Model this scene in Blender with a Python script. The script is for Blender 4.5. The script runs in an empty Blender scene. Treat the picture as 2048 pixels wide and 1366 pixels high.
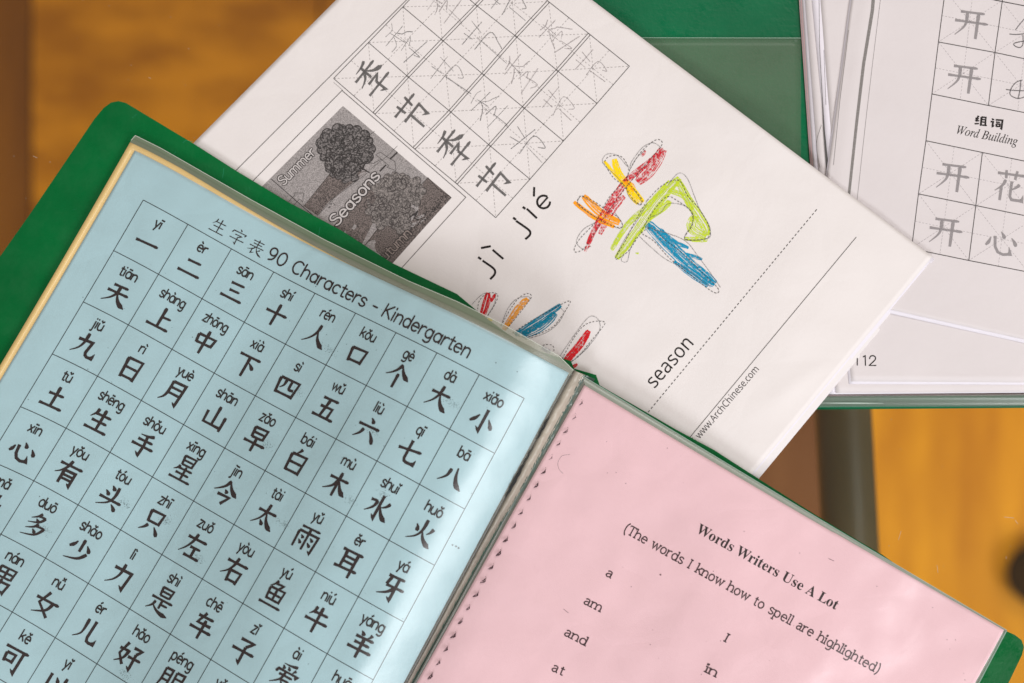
import bpy, math, random
import numpy as np
from mathutils import noise, Vector
random.seed(7)
sc = bpy.context.scene
C = sc.collection

# ------------------------------------------------------------------ camera, light, exposure
D = 0.62                      # camera height above the glass, metres
K = (36.0 / 50.0) * D / 2048  # metres per photo pixel on the glass
cam = bpy.data.cameras.new('camera')
cam.lens = 50; cam.sensor_width = 36; cam.clip_start = 0.01; cam.clip_end = 20
cam.dof.use_dof = True; cam.dof.focus_distance = D - 0.010; cam.dof.aperture_fstop = 4.2
cam_o = bpy.data.objects.new('camera', cam); C.objects.link(cam_o)
cam_o.location = (0, 0, D)
sc.camera = cam_o
sc.view_settings.view_transform = 'Standard'; sc.view_settings.look = 'None'
sc.view_settings.exposure = 0.24; sc.view_settings.gamma = 1.0
world = bpy.data.worlds.new('World'); sc.world = world; world.use_nodes = True
bg = world.node_tree.nodes['Background']
bg.inputs[0].default_value = (1.0, 0.80, 0.64, 1); bg.inputs[1].default_value = 0.20

def area(name, loc, target, size, power, color):
    l = bpy.data.lights.new(name, 'AREA'); l.shape = 'RECTANGLE'
    l.size = size[0]; l.size_y = size[1]; l.energy = power; l.color = color
    o = bpy.data.objects.new(name, l); C.objects.link(o); o.location = loc
    d = Vector(target) - Vector(loc)
    o.rotation_euler = d.to_track_quat('-Z', 'Y').to_euler()
    return o
area('window_light', (0.85, 1.60, 2.2), (0.0, 0.0, -0.1), (1.6, 1.0), 31.0, (1.0, 0.95, 0.905))
area('side_window_light', (1.25, -1.15, 1.22), (0.0, -0.05, -0.1), (0.95, 0.95), 25.0, (0.98, 0.985, 1.0))
area('room_light', (-1.0, -2.2, 1.75), (0, 0, -0.2), (1.4, 0.9), 32.0, (0.96, 0.98, 1.0))

# ------------------------------------------------------------------ pixels to places
def un(px, py, z):
    """the point at height z that stands at photo position px, py"""
    f = K * (D - z) / D
    return ((px - 1024.0) * f, (683.0 - py) * f, z)
def ss(a, b, x):
    t = min(1.0, max(0.0, (x - a) / (b - a)))
    return t * t * (3 - 2 * t)
def nz(px, py, sc_, seed):
    return noise.noise(Vector((px / sc_, py / sc_, seed)))
SX, SY = 0.8832, 0.4690           # unit vector across the booklet, away from the fold
def sdist(px, py):
    return (px - 1135.0) * SX + (py - 748.0) * SY
def tdist(px, py):                # along the fold, downwards
    return -(px - 1135.0) * SY + (py - 748.0) * SX

def z_white(px, py):
    z = 0.0026 + 0.0052 * ss(850, 1640, px)
    z += 0.0008 * nz(px, py, 210, 3.1) + 0.00042 * nz(px, py, 80, 5.7)
    # the fold that runs in from the upper right edge
    d = (px - 1440) * 0.42 - (py - 262) * 0.907
    a = (px - 1440) * 0.907 + (py - 262) * 0.42
    z += 0.0016 * math.exp(-((a - 60) / 130) ** 2) * (1 / (1 + math.exp(-d / 16.0)))
    d = (px - 1590) * 0.55 + (py - 770) * 0.83
    z += 0.0006 * math.exp(-(d / 22) ** 2) * math.exp(-((px - 1590) / 70) ** 2)
    return z
def z_blue(px, py):
    s = sdist(px, py); t = tdist(px, py)
    z = 0.0070 + 0.0210 * ss(-640, -190, s) - 0.0120 * max(0.0, (s + 130) / 130.0) ** 1.8
    z += 0.0009 * ss(-60, -260, s) * nz(px, py, 160, 9.2) + 0.00038 * nz(px, py, 55, 2.2)
    return z
def z_pink(px, py):
    s = sdist(px, py)
    z = 0.0130 - 0.0016 * ss(90, 0, s) - 0.0045 * ss(450, 1000, s)
    z += 0.0015 * nz(px * .8 + py * .6, (py * .8 - px * .6) * .5, 190, 4.4) + 0.0005 * nz(px, py, 60, 8.2)
    return z
def z_cover(px, py):
    s = sdist(px, py)
    z = 0.0046 + 0.0042 * ss(-120, 60, s) - 0.0036 * ss(480, 1000, s)
    return z + 0.0002 * nz(px, py, 90, 1.5)
def z_s5(px, py): return 0.0046 + 0.00015 * nz(px, py, 150, 6.1)
def z_s4(px, py): return 0.0053 + 0.00022 * nz(px, py, 150, 7.1)
def z_s3(px, py):
    return 0.0062 + 0.00030 * nz(px, py, 160, 8.8) + 0.0006 * math.exp(-((px + 0.155 * py - 1735) / 22.0) ** 2)

# ------------------------------------------------------------------ materials
def mat(name):
    m = bpy.data.materials.new(name); m.use_nodes = True
    nt = m.node_tree; nt.nodes.clear()
    return m, nt, nt.nodes.new('ShaderNodeOutputMaterial')
def N(nt, t, **kw):
    n = nt.nodes.new(t)
    for k, v in kw.items():
        if k in n.inputs.keys(): n.inputs[k].default_value = v
        else: setattr(n, k, v)
    return n
def ramp(nt, src, p0, c0, p1, c1):
    r = nt.nodes.new('ShaderNodeValToRGB')
    r.color_ramp.elements[0].position = p0; r.color_ramp.elements[0].color = (*c0, 1)
    r.color_ramp.elements[1].position = p1; r.color_ramp.elements[1].color = (*c1, 1)
    nt.links.new(src, r.inputs[0]); return r.outputs[0]
def coords(nt):
    return N(nt, 'ShaderNodeNewGeometry').outputs['Position']
def tex(nt, scale, detail=4, rough=0.5, vec=None):
    n = N(nt, 'ShaderNodeTexNoise', Scale=scale, Detail=detail, Roughness=rough)
    nt.links.new(vec if vec else coords(nt), n.inputs['Vector'])
    return n.outputs['Fac']
def paper(name, col, var=0.05, rough=0.75, spec=0.3, bump=0.6, mott=12, coat=0.0, crease=.10):
    m, nt, out = mat(name)
    b = N(nt, 'ShaderNodeBsdfPrincipled', Roughness=rough)
    b.inputs['Specular IOR Level'].default_value = spec
    b.inputs['Coat Weight'].default_value = coat
    b.inputs['Coat Roughness'].default_value = 0.3
    c0 = tuple(c * (1 - var) for c in col); c1 = tuple(min(1, c * (1 + var * .6)) for c in col)
    nt.links.new(ramp(nt, tex(nt, mott, 8, 0.65), .35, c0, .65, c1), b.inputs['Base Color'])
    bp = N(nt, 'ShaderNodeBump', Strength=bump, Distance=0.0006)
    mx = N(nt, 'ShaderNodeMath', operation='ADD')
    nt.links.new(tex(nt, 45, 6, 0.62), mx.inputs[0])
    n2 = N(nt, 'ShaderNodeMath', operation='MULTIPLY'); n2.inputs[1].default_value = 0.12
    nt.links.new(tex(nt, 2600, 2), n2.inputs[0]); nt.links.new(n2.outputs[0], mx.inputs[1])
    vo = N(nt, 'ShaderNodeTexVoronoi', Scale=26.0); vo.feature = 'DISTANCE_TO_EDGE'
    wv = N(nt, 'ShaderNodeVectorMath', operation='ADD'); wn = N(nt, 'ShaderNodeTexNoise', Scale=20.0)
    ws_ = N(nt, 'ShaderNodeVectorMath', operation='SCALE'); ws_.inputs['Scale'].default_value = .03
    nt.links.new(coords(nt), wn.inputs['Vector']); nt.links.new(wn.outputs['Color'], ws_.inputs[0]); nt.links.new(ws_.outputs[0], wv.inputs[0]); nt.links.new(coords(nt), wv.inputs[1])
    nt.links.new(wv.outputs[0], vo.inputs['Vector'])
    mr = N(nt, 'ShaderNodeMapRange'); mr.inputs['From Max'].default_value = .10; mr.inputs['To Max'].default_value = crease
    nt.links.new(vo.outputs['Distance'], mr.inputs['Value'])
    m3 = N(nt, 'ShaderNodeMath', operation='ADD'); nt.links.new(mx.outputs[0], m3.inputs[0]); nt.links.new(mr.outputs[0], m3.inputs[1])
    nt.links.new(m3.outputs[0], bp.inputs['Height']); nt.links.new(bp.outputs[0], b.inputs['Normal'])
    nt.links.new(b.outputs[0], out.inputs[0]); return m
def ink(name, col, alpha=1.0, grain=0.0, scale=1500, lo=.4, hi=.6, rough=0.6):
    m, nt, out = mat(name)
    b = N(nt, 'ShaderNodeBsdfPrincipled', Roughness=rough); b.inputs['Base Color'].default_value = (*col, 1)
    b.inputs['Specular IOR Level'].default_value = 0.25
    if alpha < 1 or grain > 0:
        tr = N(nt, 'ShaderNodeBsdfTransparent'); mx = N(nt, 'ShaderNodeMixShader')
        if grain > 0:
            a = ramp(nt, tex(nt, scale, 3, 0.6), lo, (alpha * (1 - grain),) * 3, hi, (alpha,) * 3)
            nt.links.new(a, mx.inputs[0])
        else: mx.inputs[0].default_value = alpha
        nt.links.new(tr.outputs[0], mx.inputs[1]); nt.links.new(b.outputs[0], mx.inputs[2])
        nt.links.new(mx.outputs[0], out.inputs[0])
    else: nt.links.new(b.outputs[0], out.inputs[0])
    return m
def clear(name, haze, hazecol, rough=0.12, gl=1.0, bump=0.0, tint=(1, 1, 1), flat=0.0):
    m, nt, out = mat(name)
    tr = N(nt, 'ShaderNodeBsdfTransparent', Color=(*tint, 1)); df = N(nt, 'ShaderNodeBsdfDiffuse', Color=(*hazecol, 1))
    m1 = N(nt, 'ShaderNodeMixShader'); m1.inputs[0].default_value = haze
    nt.links.new(tr.outputs[0], m1.inputs[1]); nt.links.new(df.outputs[0], m1.inputs[2])
    g = N(nt, 'ShaderNodeBsdfGlossy', Roughness=rough)
    fr = N(nt, 'ShaderNodeFresnel', IOR=1.45); mu = N(nt, 'ShaderNodeMath', operation='MULTIPLY'); mu.inputs[1].default_value = gl
    if flat: mu.inputs[0].default_value = flat
    else: nt.links.new(fr.outputs[0], mu.inputs[0])
    m2 = N(nt, 'ShaderNodeMixShader'); nt.links.new(mu.outputs[0], m2.inputs[0])
    nt.links.new(m1.outputs[0], m2.inputs[1]); nt.links.new(g.outputs[0], m2.inputs[2])
    if bump:
        bp = N(nt, 'ShaderNodeBump', Strength=bump, Distance=0.0008)
        nt.links.new(tex(nt, 60, 4), bp.inputs['Height'])
        for x in (g, fr): nt.links.new(bp.outputs[0], x.inputs['Normal'])
    nt.links.new(m2.outputs[0], out.inputs[0]); return m
def plastic(name, col, rough=0.35, spec=0.5, var=0.1, bump=0.15, bscale=900, scuff=False):
    m, nt, out = mat(name)
    b = N(nt, 'ShaderNodeBsdfPrincipled', Roughness=rough); b.inputs['Specular IOR Level'].default_value = spec
    c0 = tuple(c * (1 - var) for c in col); c1 = tuple(c * (1 + var) for c in col)
    nt.links.new(ramp(nt, tex(nt, 18, 5), .35, c0, .65, c1), b.inputs['Base Color'])
    if scuff: nt.links.new(ramp(nt, tex(nt, 70, 8, .7), .40, (rough - .12,) * 3, .68, (rough + .28,) * 3), b.inputs['Roughness'])
    bp = N(nt, 'ShaderNodeBump', Strength=bump, Distance=0.0003)
    nt.links.new(tex(nt, bscale, 3), bp.inputs['Height']); nt.links.new(bp.outputs[0], b.inputs['Normal'])
    nt.links.new(b.outputs[0], out.inputs[0]); return m

M = dict(
    white=paper('white_paper', (.745, .71, .71), .02, crease=.18),
    white2=paper('copy_paper', (.66, .62, .635), .03),
    white3=paper('cool_white_paper', (.76, .73, .80), .02),
    blue=paper('blue_paper', (.375, .555, .61), .06, spec=.12, crease=.28),
    pink=paper('pink_paper', (.76, .515, .56), .05, spec=.12, crease=.28),
    cream=paper('cream_paper', (.80, .58, .25), .04),
    rose=paper('rose_paper', (.80, .55, .58), .03),
    green=plastic('green_cover', (.0003, .115, .028), .38, .22, .18, .45, 500, True),
    green2=plastic('green_folder', (.0003, .118, .046), .38, .22, .18, .45, 500, True),
    strip=plastic('satin_binding', (.30, .27, .225), .38, .5, .35, .8, 700),
    film=clear('clear_film', .004, (.9, .95, .95), .31, 1, .45, flat=.030),
    film_edge=clear('clear_film_edge', .38, (.42, .44, .38), .25, 1.0, .2),
    pocket=clear('clear_pocket', .085, (.42, .33, .28), .3, 1, .15, flat=.012),
    black=ink('toner', (.012, .009, .009), .98, .15, 900, .3, .5),
    blackthin=ink('toner_line', (.02, .032, .036), .92),
    brownink=ink('toner_brown', (.014, .005, .006), 1.0, .10, 900),
    greyink=ink('grey_print', (.12, .115, .115), .9, .25, 1100),
    lightink=ink('light_grey_print', (.30, .28, .29), .85, .2, 1100),
    faint=ink('faint_dashes', (.17, .155, .155), .58),
    line=ink('grid_line', (.075, .07, .07), .88),
    dark=ink('dark_line', (.045, .04, .04), .88),
    pencil=ink('pencil', (.12, .12, .125), .8, .7, 2200, .38, .6),
    pencilfaint=ink('faint_pencil', (.24, .21, .22), .65, .7, 2200, .38, .6),
    pencildark=ink('dark_pencil', (.06, .055, .06), .8, .4, 2200, .38, .6),
)
def crayon(name, col, lo=.36, hi=.60, alpha=.95): return ink(name, col, alpha, .88, 1000, lo + .03, hi + .06, .5)
CR = dict(red=crayon('red_crayon', (.68, .018, .035), .36, .56), yellow=crayon('yellow_crayon', (1.0, .72, .0), .22, .42),
          orange=crayon('orange_crayon', (1.0, .38, .002), .22, .42), lime=crayon('lime_crayon', (.62, .78, .03), .28, .5, .85),
          blue=crayon('blue_crayon', (.0, .29, .50), .26, .48), violet=crayon('violet_crayon', (.12, .03, .22)),
          red2=crayon('deep_red_crayon', (.66, .006, .014), .26, .46), teal=crayon('teal_crayon', (.0, .22, .36), .26, .48))

# ------------------------------------------------------------------ mesh builder
class MB:
    def __init__(s): s.v = []; s.f = []; s.k = 0
    def quad_strip(s, L, R, z, off):
        b = len(s.v)
        for a, c in zip(L, R):
            for p in (a, c):
                s.v.append(un(p[0], p[1], z(p[0], p[1]) + off))
        for i in range(len(L) - 1):
            q = b + 2 * i; s.f.append((q, q + 1, q + 3, q + 2))
    def build(s, name, m, parent=None, loc=None, smooth=True):
        me = bpy.data.meshes.new(name)
        if parent: loc = Vector(parent['base_at'])
        elif loc is None:
            a = np.array(s.v); loc = Vector(((a[:, 0].min() + a[:, 0].max()) / 2, (a[:, 1].min() + a[:, 1].max()) / 2, a[:, 2].min()))
        me.from_pydata([(v[0] - loc[0], v[1] - loc[1], v[2] - loc[2]) for v in s.v], [], s.f)
        if smooth: me.polygons.foreach_set('use_smooth', [True] * len(me.polygons))
        for mm in (m if isinstance(m, list) else [m]): me.materials.append(mm)
        me.update()
        o = bpy.data.objects.new(name, me); C.objects.link(o)
        if parent: o.parent = parent; o['base_at'] = tuple(loc)
        else: o.location = loc; o['base_at'] = tuple(loc)
        return o
def tag(o, label=None, cat=None, group=None, kind=None):
    if label: o['label'] = label
    if cat: o['category'] = cat
    if group: o['group'] = group
    if kind: o['kind'] = kind
    return o
def empty(name, loc):
    o = bpy.data.objects.new(name, None); C.objects.link(o); o.location = loc; o['base_at'] = tuple(loc); o.empty_display_size = .02
    return o

INK = 0.00010
def sub(pts, step=8.0):
    out = []
    for a, b in zip(pts[:-1], pts[1:]):
        L = math.hypot(b[0] - a[0], b[1] - a[1]); n = max(1, int(math.ceil(L / step)))
        for i in range(n): out.append((a[0] + (b[0] - a[0]) * i / n, a[1] + (b[1] - a[1]) * i / n))
    out.append(pts[-1]); return out
def smooth(pts, n=6):
    if len(pts) < 3: return list(pts)
    P = [pts[0]] + list(pts) + [pts[-1]]; out = []
    for i in range(1, len(P) - 2):
        p0, p1, p2, p3 = P[i - 1:i + 3]
        for k in range(n):
            t = k / n
            out.append(tuple(.5 * (2 * p1[j] + (p2[j] - p0[j]) * t + (2 * p0[j] - 5 * p1[j] + 4 * p2[j] - p3[j]) * t * t + (3 * p1[j] - p0[j] - 3 * p2[j] + p3[j]) * t ** 3) for j in (0, 1)))
    out.append(tuple(pts[-1])); return out
def ribbon(mb, pts, w, z, off=INK, f=None, cap=0.0):
    """a stroke of ink along pts (local units mapped by f); w = width or function of 0..1"""
    pts = [p for i, p in enumerate(pts) if i == 0 or math.hypot(p[0] - pts[i - 1][0], p[1] - pts[i - 1][1]) > 1e-4]
    if len(pts) < 2: return
    L = [0]
    for a, b in zip(pts[:-1], pts[1:]): L.append(L[-1] + math.hypot(b[0] - a[0], b[1] - a[1]))
    A, B = [], []
    n = len(pts)
    for i, p in enumerate(pts):
        q0 = pts[max(0, i - 1)]; q1 = pts[min(n - 1, i + 1)]
        if 0 < i < n - 1:
            d0 = (p[0] - q0[0], p[1] - q0[1]); d1 = (q1[0] - p[0], q1[1] - p[1])
            l0 = math.hypot(*d0); l1 = math.hypot(*d1)
            n0 = (-d0[1] / l0, d0[0] / l0); n1 = (-d1[1] / l1, d1[0] / l1)
            nx, ny = n0[0] + n1[0], n0[1] + n1[1]; m = math.hypot(nx, ny)
            if m < .3: nx, ny = n0; m = 1; s = 1
            else:
                nx /= m; ny /= m; s = min(1.6, 1 / max(.3, nx * n0[0] + ny * n0[1])); m = 1
        else:
            d = (q1[0] - q0[0], q1[1] - q0[1]); m = math.hypot(*d); nx, ny = -d[1] / m, d[0] / m; s = 1
        ww = (w(L[i] / L[-1]) if callable(w) else w) / 2 * s
        A.append((p[0] + nx * ww, p[1] + ny * ww)); B.append((p[0] - nx * ww, p[1] - ny * ww))
    if cap:
        for end, j in ((0, 1), (-1, -2)):
            d = (pts[end][0] - pts[j][0], pts[end][1] - pts[j][1]); m = math.hypot(*d); d = (d[0] / m, d[1] / m)
            a, b = A[end], B[end]; c = pts[end]
            e = cap * math.hypot(a[0] - b[0], a[1] - b[1]) / 2
            na = (c[0] + (a[0] - c[0]) * .5 + d[0] * e, c[1] + (a[1] - c[1]) * .5 + d[1] * e)
            nb = (c[0] + (b[0] - c[0]) * .5 + d[0] * e, c[1] + (b[1] - c[1]) * .5 + d[1] * e)
            if end == 0: A.insert(0, na); B.insert(0, nb)
            else: A.append(na); B.append(nb)
    if f: A = [f(*p) for p in A]; B = [f(*p) for p in B]
    mb.k += 1
    mb.quad_strip(A, B, z, off + (mb.k % 60) * 1.0e-6)
def dash(mb, pts, on, gap, w, z, off=INK):
    pts = sub(pts, 1.0); acc = 0; cur = []
    L = 0
    for a, b in zip(pts[:-1], pts[1:]):
        l = math.hypot(b[0] - a[0], b[1] - a[1])
        if (L % (on + gap)) < on:
            if not cur: cur = [a]
            cur.append(b)
        elif cur:
            ribbon(mb, [cur[0], cur[len(cur) // 2], cur[-1]] if len(cur) > 2 else cur, w, z, off); cur = []
        L += l
    if len(cur) > 1: ribbon(mb, cur, w, z, off)
def frame_f(p0, p1, hx, up=None, skew=0.0):
    """local x along p0->p1 (hx px per unit), y up"""
    dx, dy = p1[0] - p0[0], p1[1] - p0[1]; L = math.hypot(dx, dy); dx /= L; dy /= L
    ux, uy = (dy, -dx)
    hy = up if up else hx
    return lambda x, y: (p0[0] + dx * (x * hx + skew * y * hy) + ux * y * hy, p0[1] + dy * (x * hx + skew * y * hy) + uy * y * hy)

# ------------------------------------------------------------------ brush-style Chinese characters (0..100, y down)
G = {
'一': 'h 8 54 92 48', '二': 'h 25 28 76 24|h 8 76 93 72', '三': 'h 24 22 76 18|h 30 50 70 47|h 8 80 93 77',
'十': 'h 8 48 93 44|s 50 8 50 96', '人': 'p 50 8 46 40 30 68 6 90|n 50 38 60 62 78 80 96 90',
'口': 's 20 26 26 82|z 20 28 80 24 74 78|h 26 74 76 72', '个': 'p 50 6 40 28 24 46 4 60|n 50 8 62 28 78 44 97 54|s 50 42 50 97',
'大': 'h 14 38 88 34|p 50 6 46 40 32 68 8 92|n 50 40 60 64 76 82 96 92', '小': 'k 52 8 52 90 36 78|e 32 36 24 52 8 70|d 68 38 80 54 90 70',
'天': 'h 24 22 78 18|h 12 48 90 44|p 50 20 48 48 34 72 8 93|n 50 46 60 68 76 84 96 92', '上': 's 50 8 50 86|h 50 46 84 42|h 8 88 93 85',
'中': 's 18 30 22 64|z 18 30 84 26 78 60|h 22 60 80 56|s 50 4 50 98', '下': 'h 8 18 93 15|s 50 16 50 96|d 56 38 70 48 80 58',
'四': 's 12 24 18 86|z 12 24 90 20 84 84|p 38 26 36 48 24 62|c 60 24 60 48 64 56 80 54|h 18 80 86 78',
'五': 'h 18 18 82 15|s 48 18 38 84|z 22 50 72 47 68 84|h 6 88 94 86', '六': 'd 44 6 54 14 60 24|h 8 40 93 36|p 36 52 28 72 8 92|d 60 52 78 72 90 92',
'七': 'h 6 50 94 36|k 44 8 44 76 48 85 58 88 84 86 88 66', '八': 'p 36 30 30 60 6 86|n 56 18 62 50 76 76 97 88',
'九': 'p 40 6 38 44 28 70 6 92|k 14 38 66 33 60 76 64 86 72 90 88 88 92 66', '日': 's 24 14 28 94|z 24 16 78 12 74 92|h 28 50 74 48|h 28 86 74 84',
'月': 'q 28 10 28 50 22 76 6 94|k 28 12 78 8 74 92 60 82|h 30 34 74 32|h 28 56 74 54', '山': 's 50 8 50 80|z 14 40 16 84 86 82|s 86 36 86 94',
'早': 's 24 8 28 48|z 24 10 76 6 72 46|h 28 28 72 26|h 28 46 72 44|h 6 68 94 65|s 50 48 50 98', '白': 'p 50 2 44 14 34 24|s 20 28 24 94|z 20 28 80 24 76 94|h 24 58 76 56|h 24 90 76 88',
'木': 'h 12 34 88 30|s 50 6 50 97|p 48 36 36 62 6 84|n 52 36 66 60 80 74 96 82', '水': 'k 50 6 50 94 36 82|h 12 36 38 32|p 38 32 30 58 6 82|p 84 22 74 38 56 50|n 52 44 66 66 80 80 97 88',
'火': 'd 20 34 28 44 30 58|p 82 26 76 42 66 54|p 50 6 48 46 34 74 6 94|n 50 50 60 70 76 84 96 94', '土': 'h 22 42 78 38|s 50 8 50 86|h 8 88 93 86',
'生': 'p 30 12 26 30 12 50|h 26 32 84 28|h 22 58 80 55|s 54 6 54 86|h 8 90 94 87', '手': 'p 74 6 54 14 24 18|h 22 36 80 32|h 8 58 93 54|k 50 14 54 50 52 92 36 82',
'星': 's 28 4 32 40|z 28 6 74 3 70 38|h 32 22 70 20|h 32 38 70 36|p 30 44 24 56 12 66|h 28 54 82 51|h 24 72 78 70|s 54 42 54 92|h 8 94 94 91',
'今': 'p 50 4 40 26 24 42 4 56|n 50 6 62 26 78 40 97 50|d 44 40 52 46 56 52|z 24 64 74 60 52 94', '太': 'h 14 38 88 34|p 50 6 46 40 32 68 8 92|n 50 40 60 64 76 82 96 92|d 38 70 48 80 52 88',
'雨': 'h 14 14 88 10|s 12 32 14 94|k 12 32 90 28 86 92 74 84|s 50 12 50 92|d 26 44 34 50 38 54|d 24 62 32 68 38 74|d 62 42 70 46 76 52|d 60 60 68 66 76 72',
'耳': 'h 10 12 90 8|s 28 12 28 72|s 72 10 72 98|h 28 32 72 30|h 28 50 72 48|h 6 76 94 68', '牙': 'h 20 14 80 10|s 34 14 26 46|h 26 48 92 44|k 60 12 60 94 46 84|p 58 48 40 70 8 88',
'心': 'e 18 44 14 58 6 70|k 30 38 34 70 44 86 60 91 80 86 74 64|d 46 22 54 32 58 42|d 78 36 88 48 94 60', '有': 'h 8 26 93 22|p 46 4 38 32 22 54 6 66|s 34 46 34 97|k 34 46 76 43 76 94 64 86|h 34 62 76 60|h 34 76 76 74',
'头': 'd 34 10 44 18 48 26|d 20 34 32 42 36 50|h 8 62 94 58|p 60 6 60 44 46 72 10 94|d 62 72 76 82 84 92', '只': 's 24 12 30 56|z 24 14 76 10 72 54|h 30 52 72 50|p 38 64 30 78 12 94|d 62 64 76 78 86 92',
'左': 'h 12 26 90 22|p 44 4 38 36 24 64 4 88|h 38 56 80 53|s 58 56 58 88|h 28 90 92 88', '右': 'h 8 26 93 22|p 46 4 40 36 26 60 4 78|s 36 54 40 96|z 36 54 80 51 76 94|h 40 88 76 86',
'鱼': 'p 40 2 32 16 18 30|z 36 14 66 11 54 28|s 22 32 26 76|z 22 32 80 28 76 74|h 26 52 76 50|s 50 32 50 72|h 26 72 76 70|h 6 92 94 89', '牛': 'p 32 10 28 28 14 44|h 28 30 82 26|h 6 60 94 55|s 52 4 52 98',
'羊': 'd 30 6 38 12 42 20|p 70 4 66 14 58 22|h 18 28 84 24|h 22 48 78 45|h 6 70 94 66|s 50 26 50 98', '马': 'z 24 16 68 13 64 46|k 30 14 26 50 82 46 78 92 64 84|h 6 70 70 66',
'多': 'p 52 2 42 16 22 30|h 46 14 70 12|p 70 12 54 34 18 48|d 40 26 48 32 52 36|p 58 40 46 56 20 70|h 54 50 84 47|p 84 47 62 80 14 96|d 46 64 54 70 60 76', '少': 's 52 6 52 54|e 30 22 24 36 10 50|d 68 22 78 32 86 44|p 82 50 58 78 10 94',
'力': 'k 14 32 82 27 76 92 60 82|p 46 6 44 46 30 74 6 94', '是': 's 30 4 34 36|z 30 6 74 3 70 34|h 34 20 70 18|h 34 35 70 33|h 8 50 93 46|s 52 48 52 80|h 52 64 80 62|p 30 60 24 78 6 96|n 26 74 44 86 68 93 97 93',
'车': 'h 18 22 80 18|z 44 4 26 46 80 42|h 6 68 94 64|s 54 28 54 98', '子': 'z 22 16 76 12 52 36|k 52 36 54 94 40 84|h 6 54 94 50',
'爱': 'p 76 4 52 10 24 12|d 24 18 30 24 32 30|d 44 16 50 22 50 28|p 76 16 70 24 66 30|e 12 34 12 42 8 48|z 12 36 90 33 82 44|h 24 50 76 48|p 44 38 36 66 6 90|h 38 66 70 63|p 70 63 56 86 24 98|n 40 68 56 84 74 92 94 97',
'花': 'h 10 18 92 15|s 34 6 36 30|s 66 4 62 30|p 36 34 28 52 8 70|s 26 54 26 96|p 78 42 66 54 50 64|k 54 36 54 80 60 89 90 88 92 70', '男': 's 22 6 26 46|z 22 8 80 5 76 44|h 26 26 76 24|s 50 8 50 44|h 26 44 76 42|k 14 62 80 58 74 95 60 88|p 48 48 44 74 8 96',
'女': 'z 44 6 24 54 74 92|p 72 36 58 70 14 94|h 6 40 94 36', '儿': 'p 34 14 34 56 28 76 8 94|k 62 10 60 74 64 86 74 89 90 86 94 66', '好': 'z 26 10 12 58 40 88|p 40 34 32 66 6 90|h 4 40 46 36|z 52 18 86 15 70 36|k 70 36 72 94 58 84|h 46 54 97 50',
'朋': 'q 14 14 14 60 4 92|k 14 14 42 12 42 92 32 84|h 16 34 42 32|h 16 54 42 52|q 58 12 58 60 46 92|k 58 12 90 9 88 92 78 84|h 60 32 88 30|h 60 52 88 50', '可': 'h 6 18 94 14|s 20 38 24 72|z 20 38 54 35 52 68|h 24 64 52 62|k 76 16 76 94 60 84',
'以': 'k 20 20 20 76 42 60|d 42 24 50 34 54 42|p 78 10 74 52 60 76 36 94|d 66 66 80 78 90 90', '字': 'd 44 2 52 8 56 14|e 14 22 12 30 8 38|z 14 24 88 20 82 32|z 30 42 70 39 50 54|k 50 54 52 95 38 86|h 8 68 93 64',
'表': 'h 18 18 82 15|h 24 34 76 32|h 8 52 93 48|s 50 4 50 50|p 44 52 34 66 6 80|k 32 64 32 93 50 82|p 76 58 68 66 60 70|n 50 52 62 74 78 86 97 93', '季': 'p 70 2 52 8 28 10|h 10 24 90 20|s 50 8 50 46|p 46 24 34 38 8 48|n 54 24 66 36 80 42 96 46|z 30 54 70 51 50 64|k 50 64 52 96 38 88|h 8 76 93 72',
'节': 'h 8 22 93 18|s 34 6 36 36|s 68 4 64 36|k 16 50 80 46 76 80 62 72|s 42 50 42 98', '开': 'h 18 20 82 16|h 6 50 94 46|p 36 20 34 60 10 94|s 66 18 66 97',
'组': 'p 30 6 22 22 8 34|z 8 34 28 32 10 56|h 10 56 38 50|h 6 82 38 76|s 52 14 52 84|z 52 14 84 12 84 84|h 54 36 84 34|h 54 58 84 56|h 44 86 97 84', '词': 'd 12 8 22 16 24 22|k 6 38 24 36 22 80 36 68|k 42 16 92 12 90 92 78 84|h 46 36 76 34|s 50 52 52 78|z 50 52 76 50 74 76|h 52 74 74 72',
}
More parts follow.
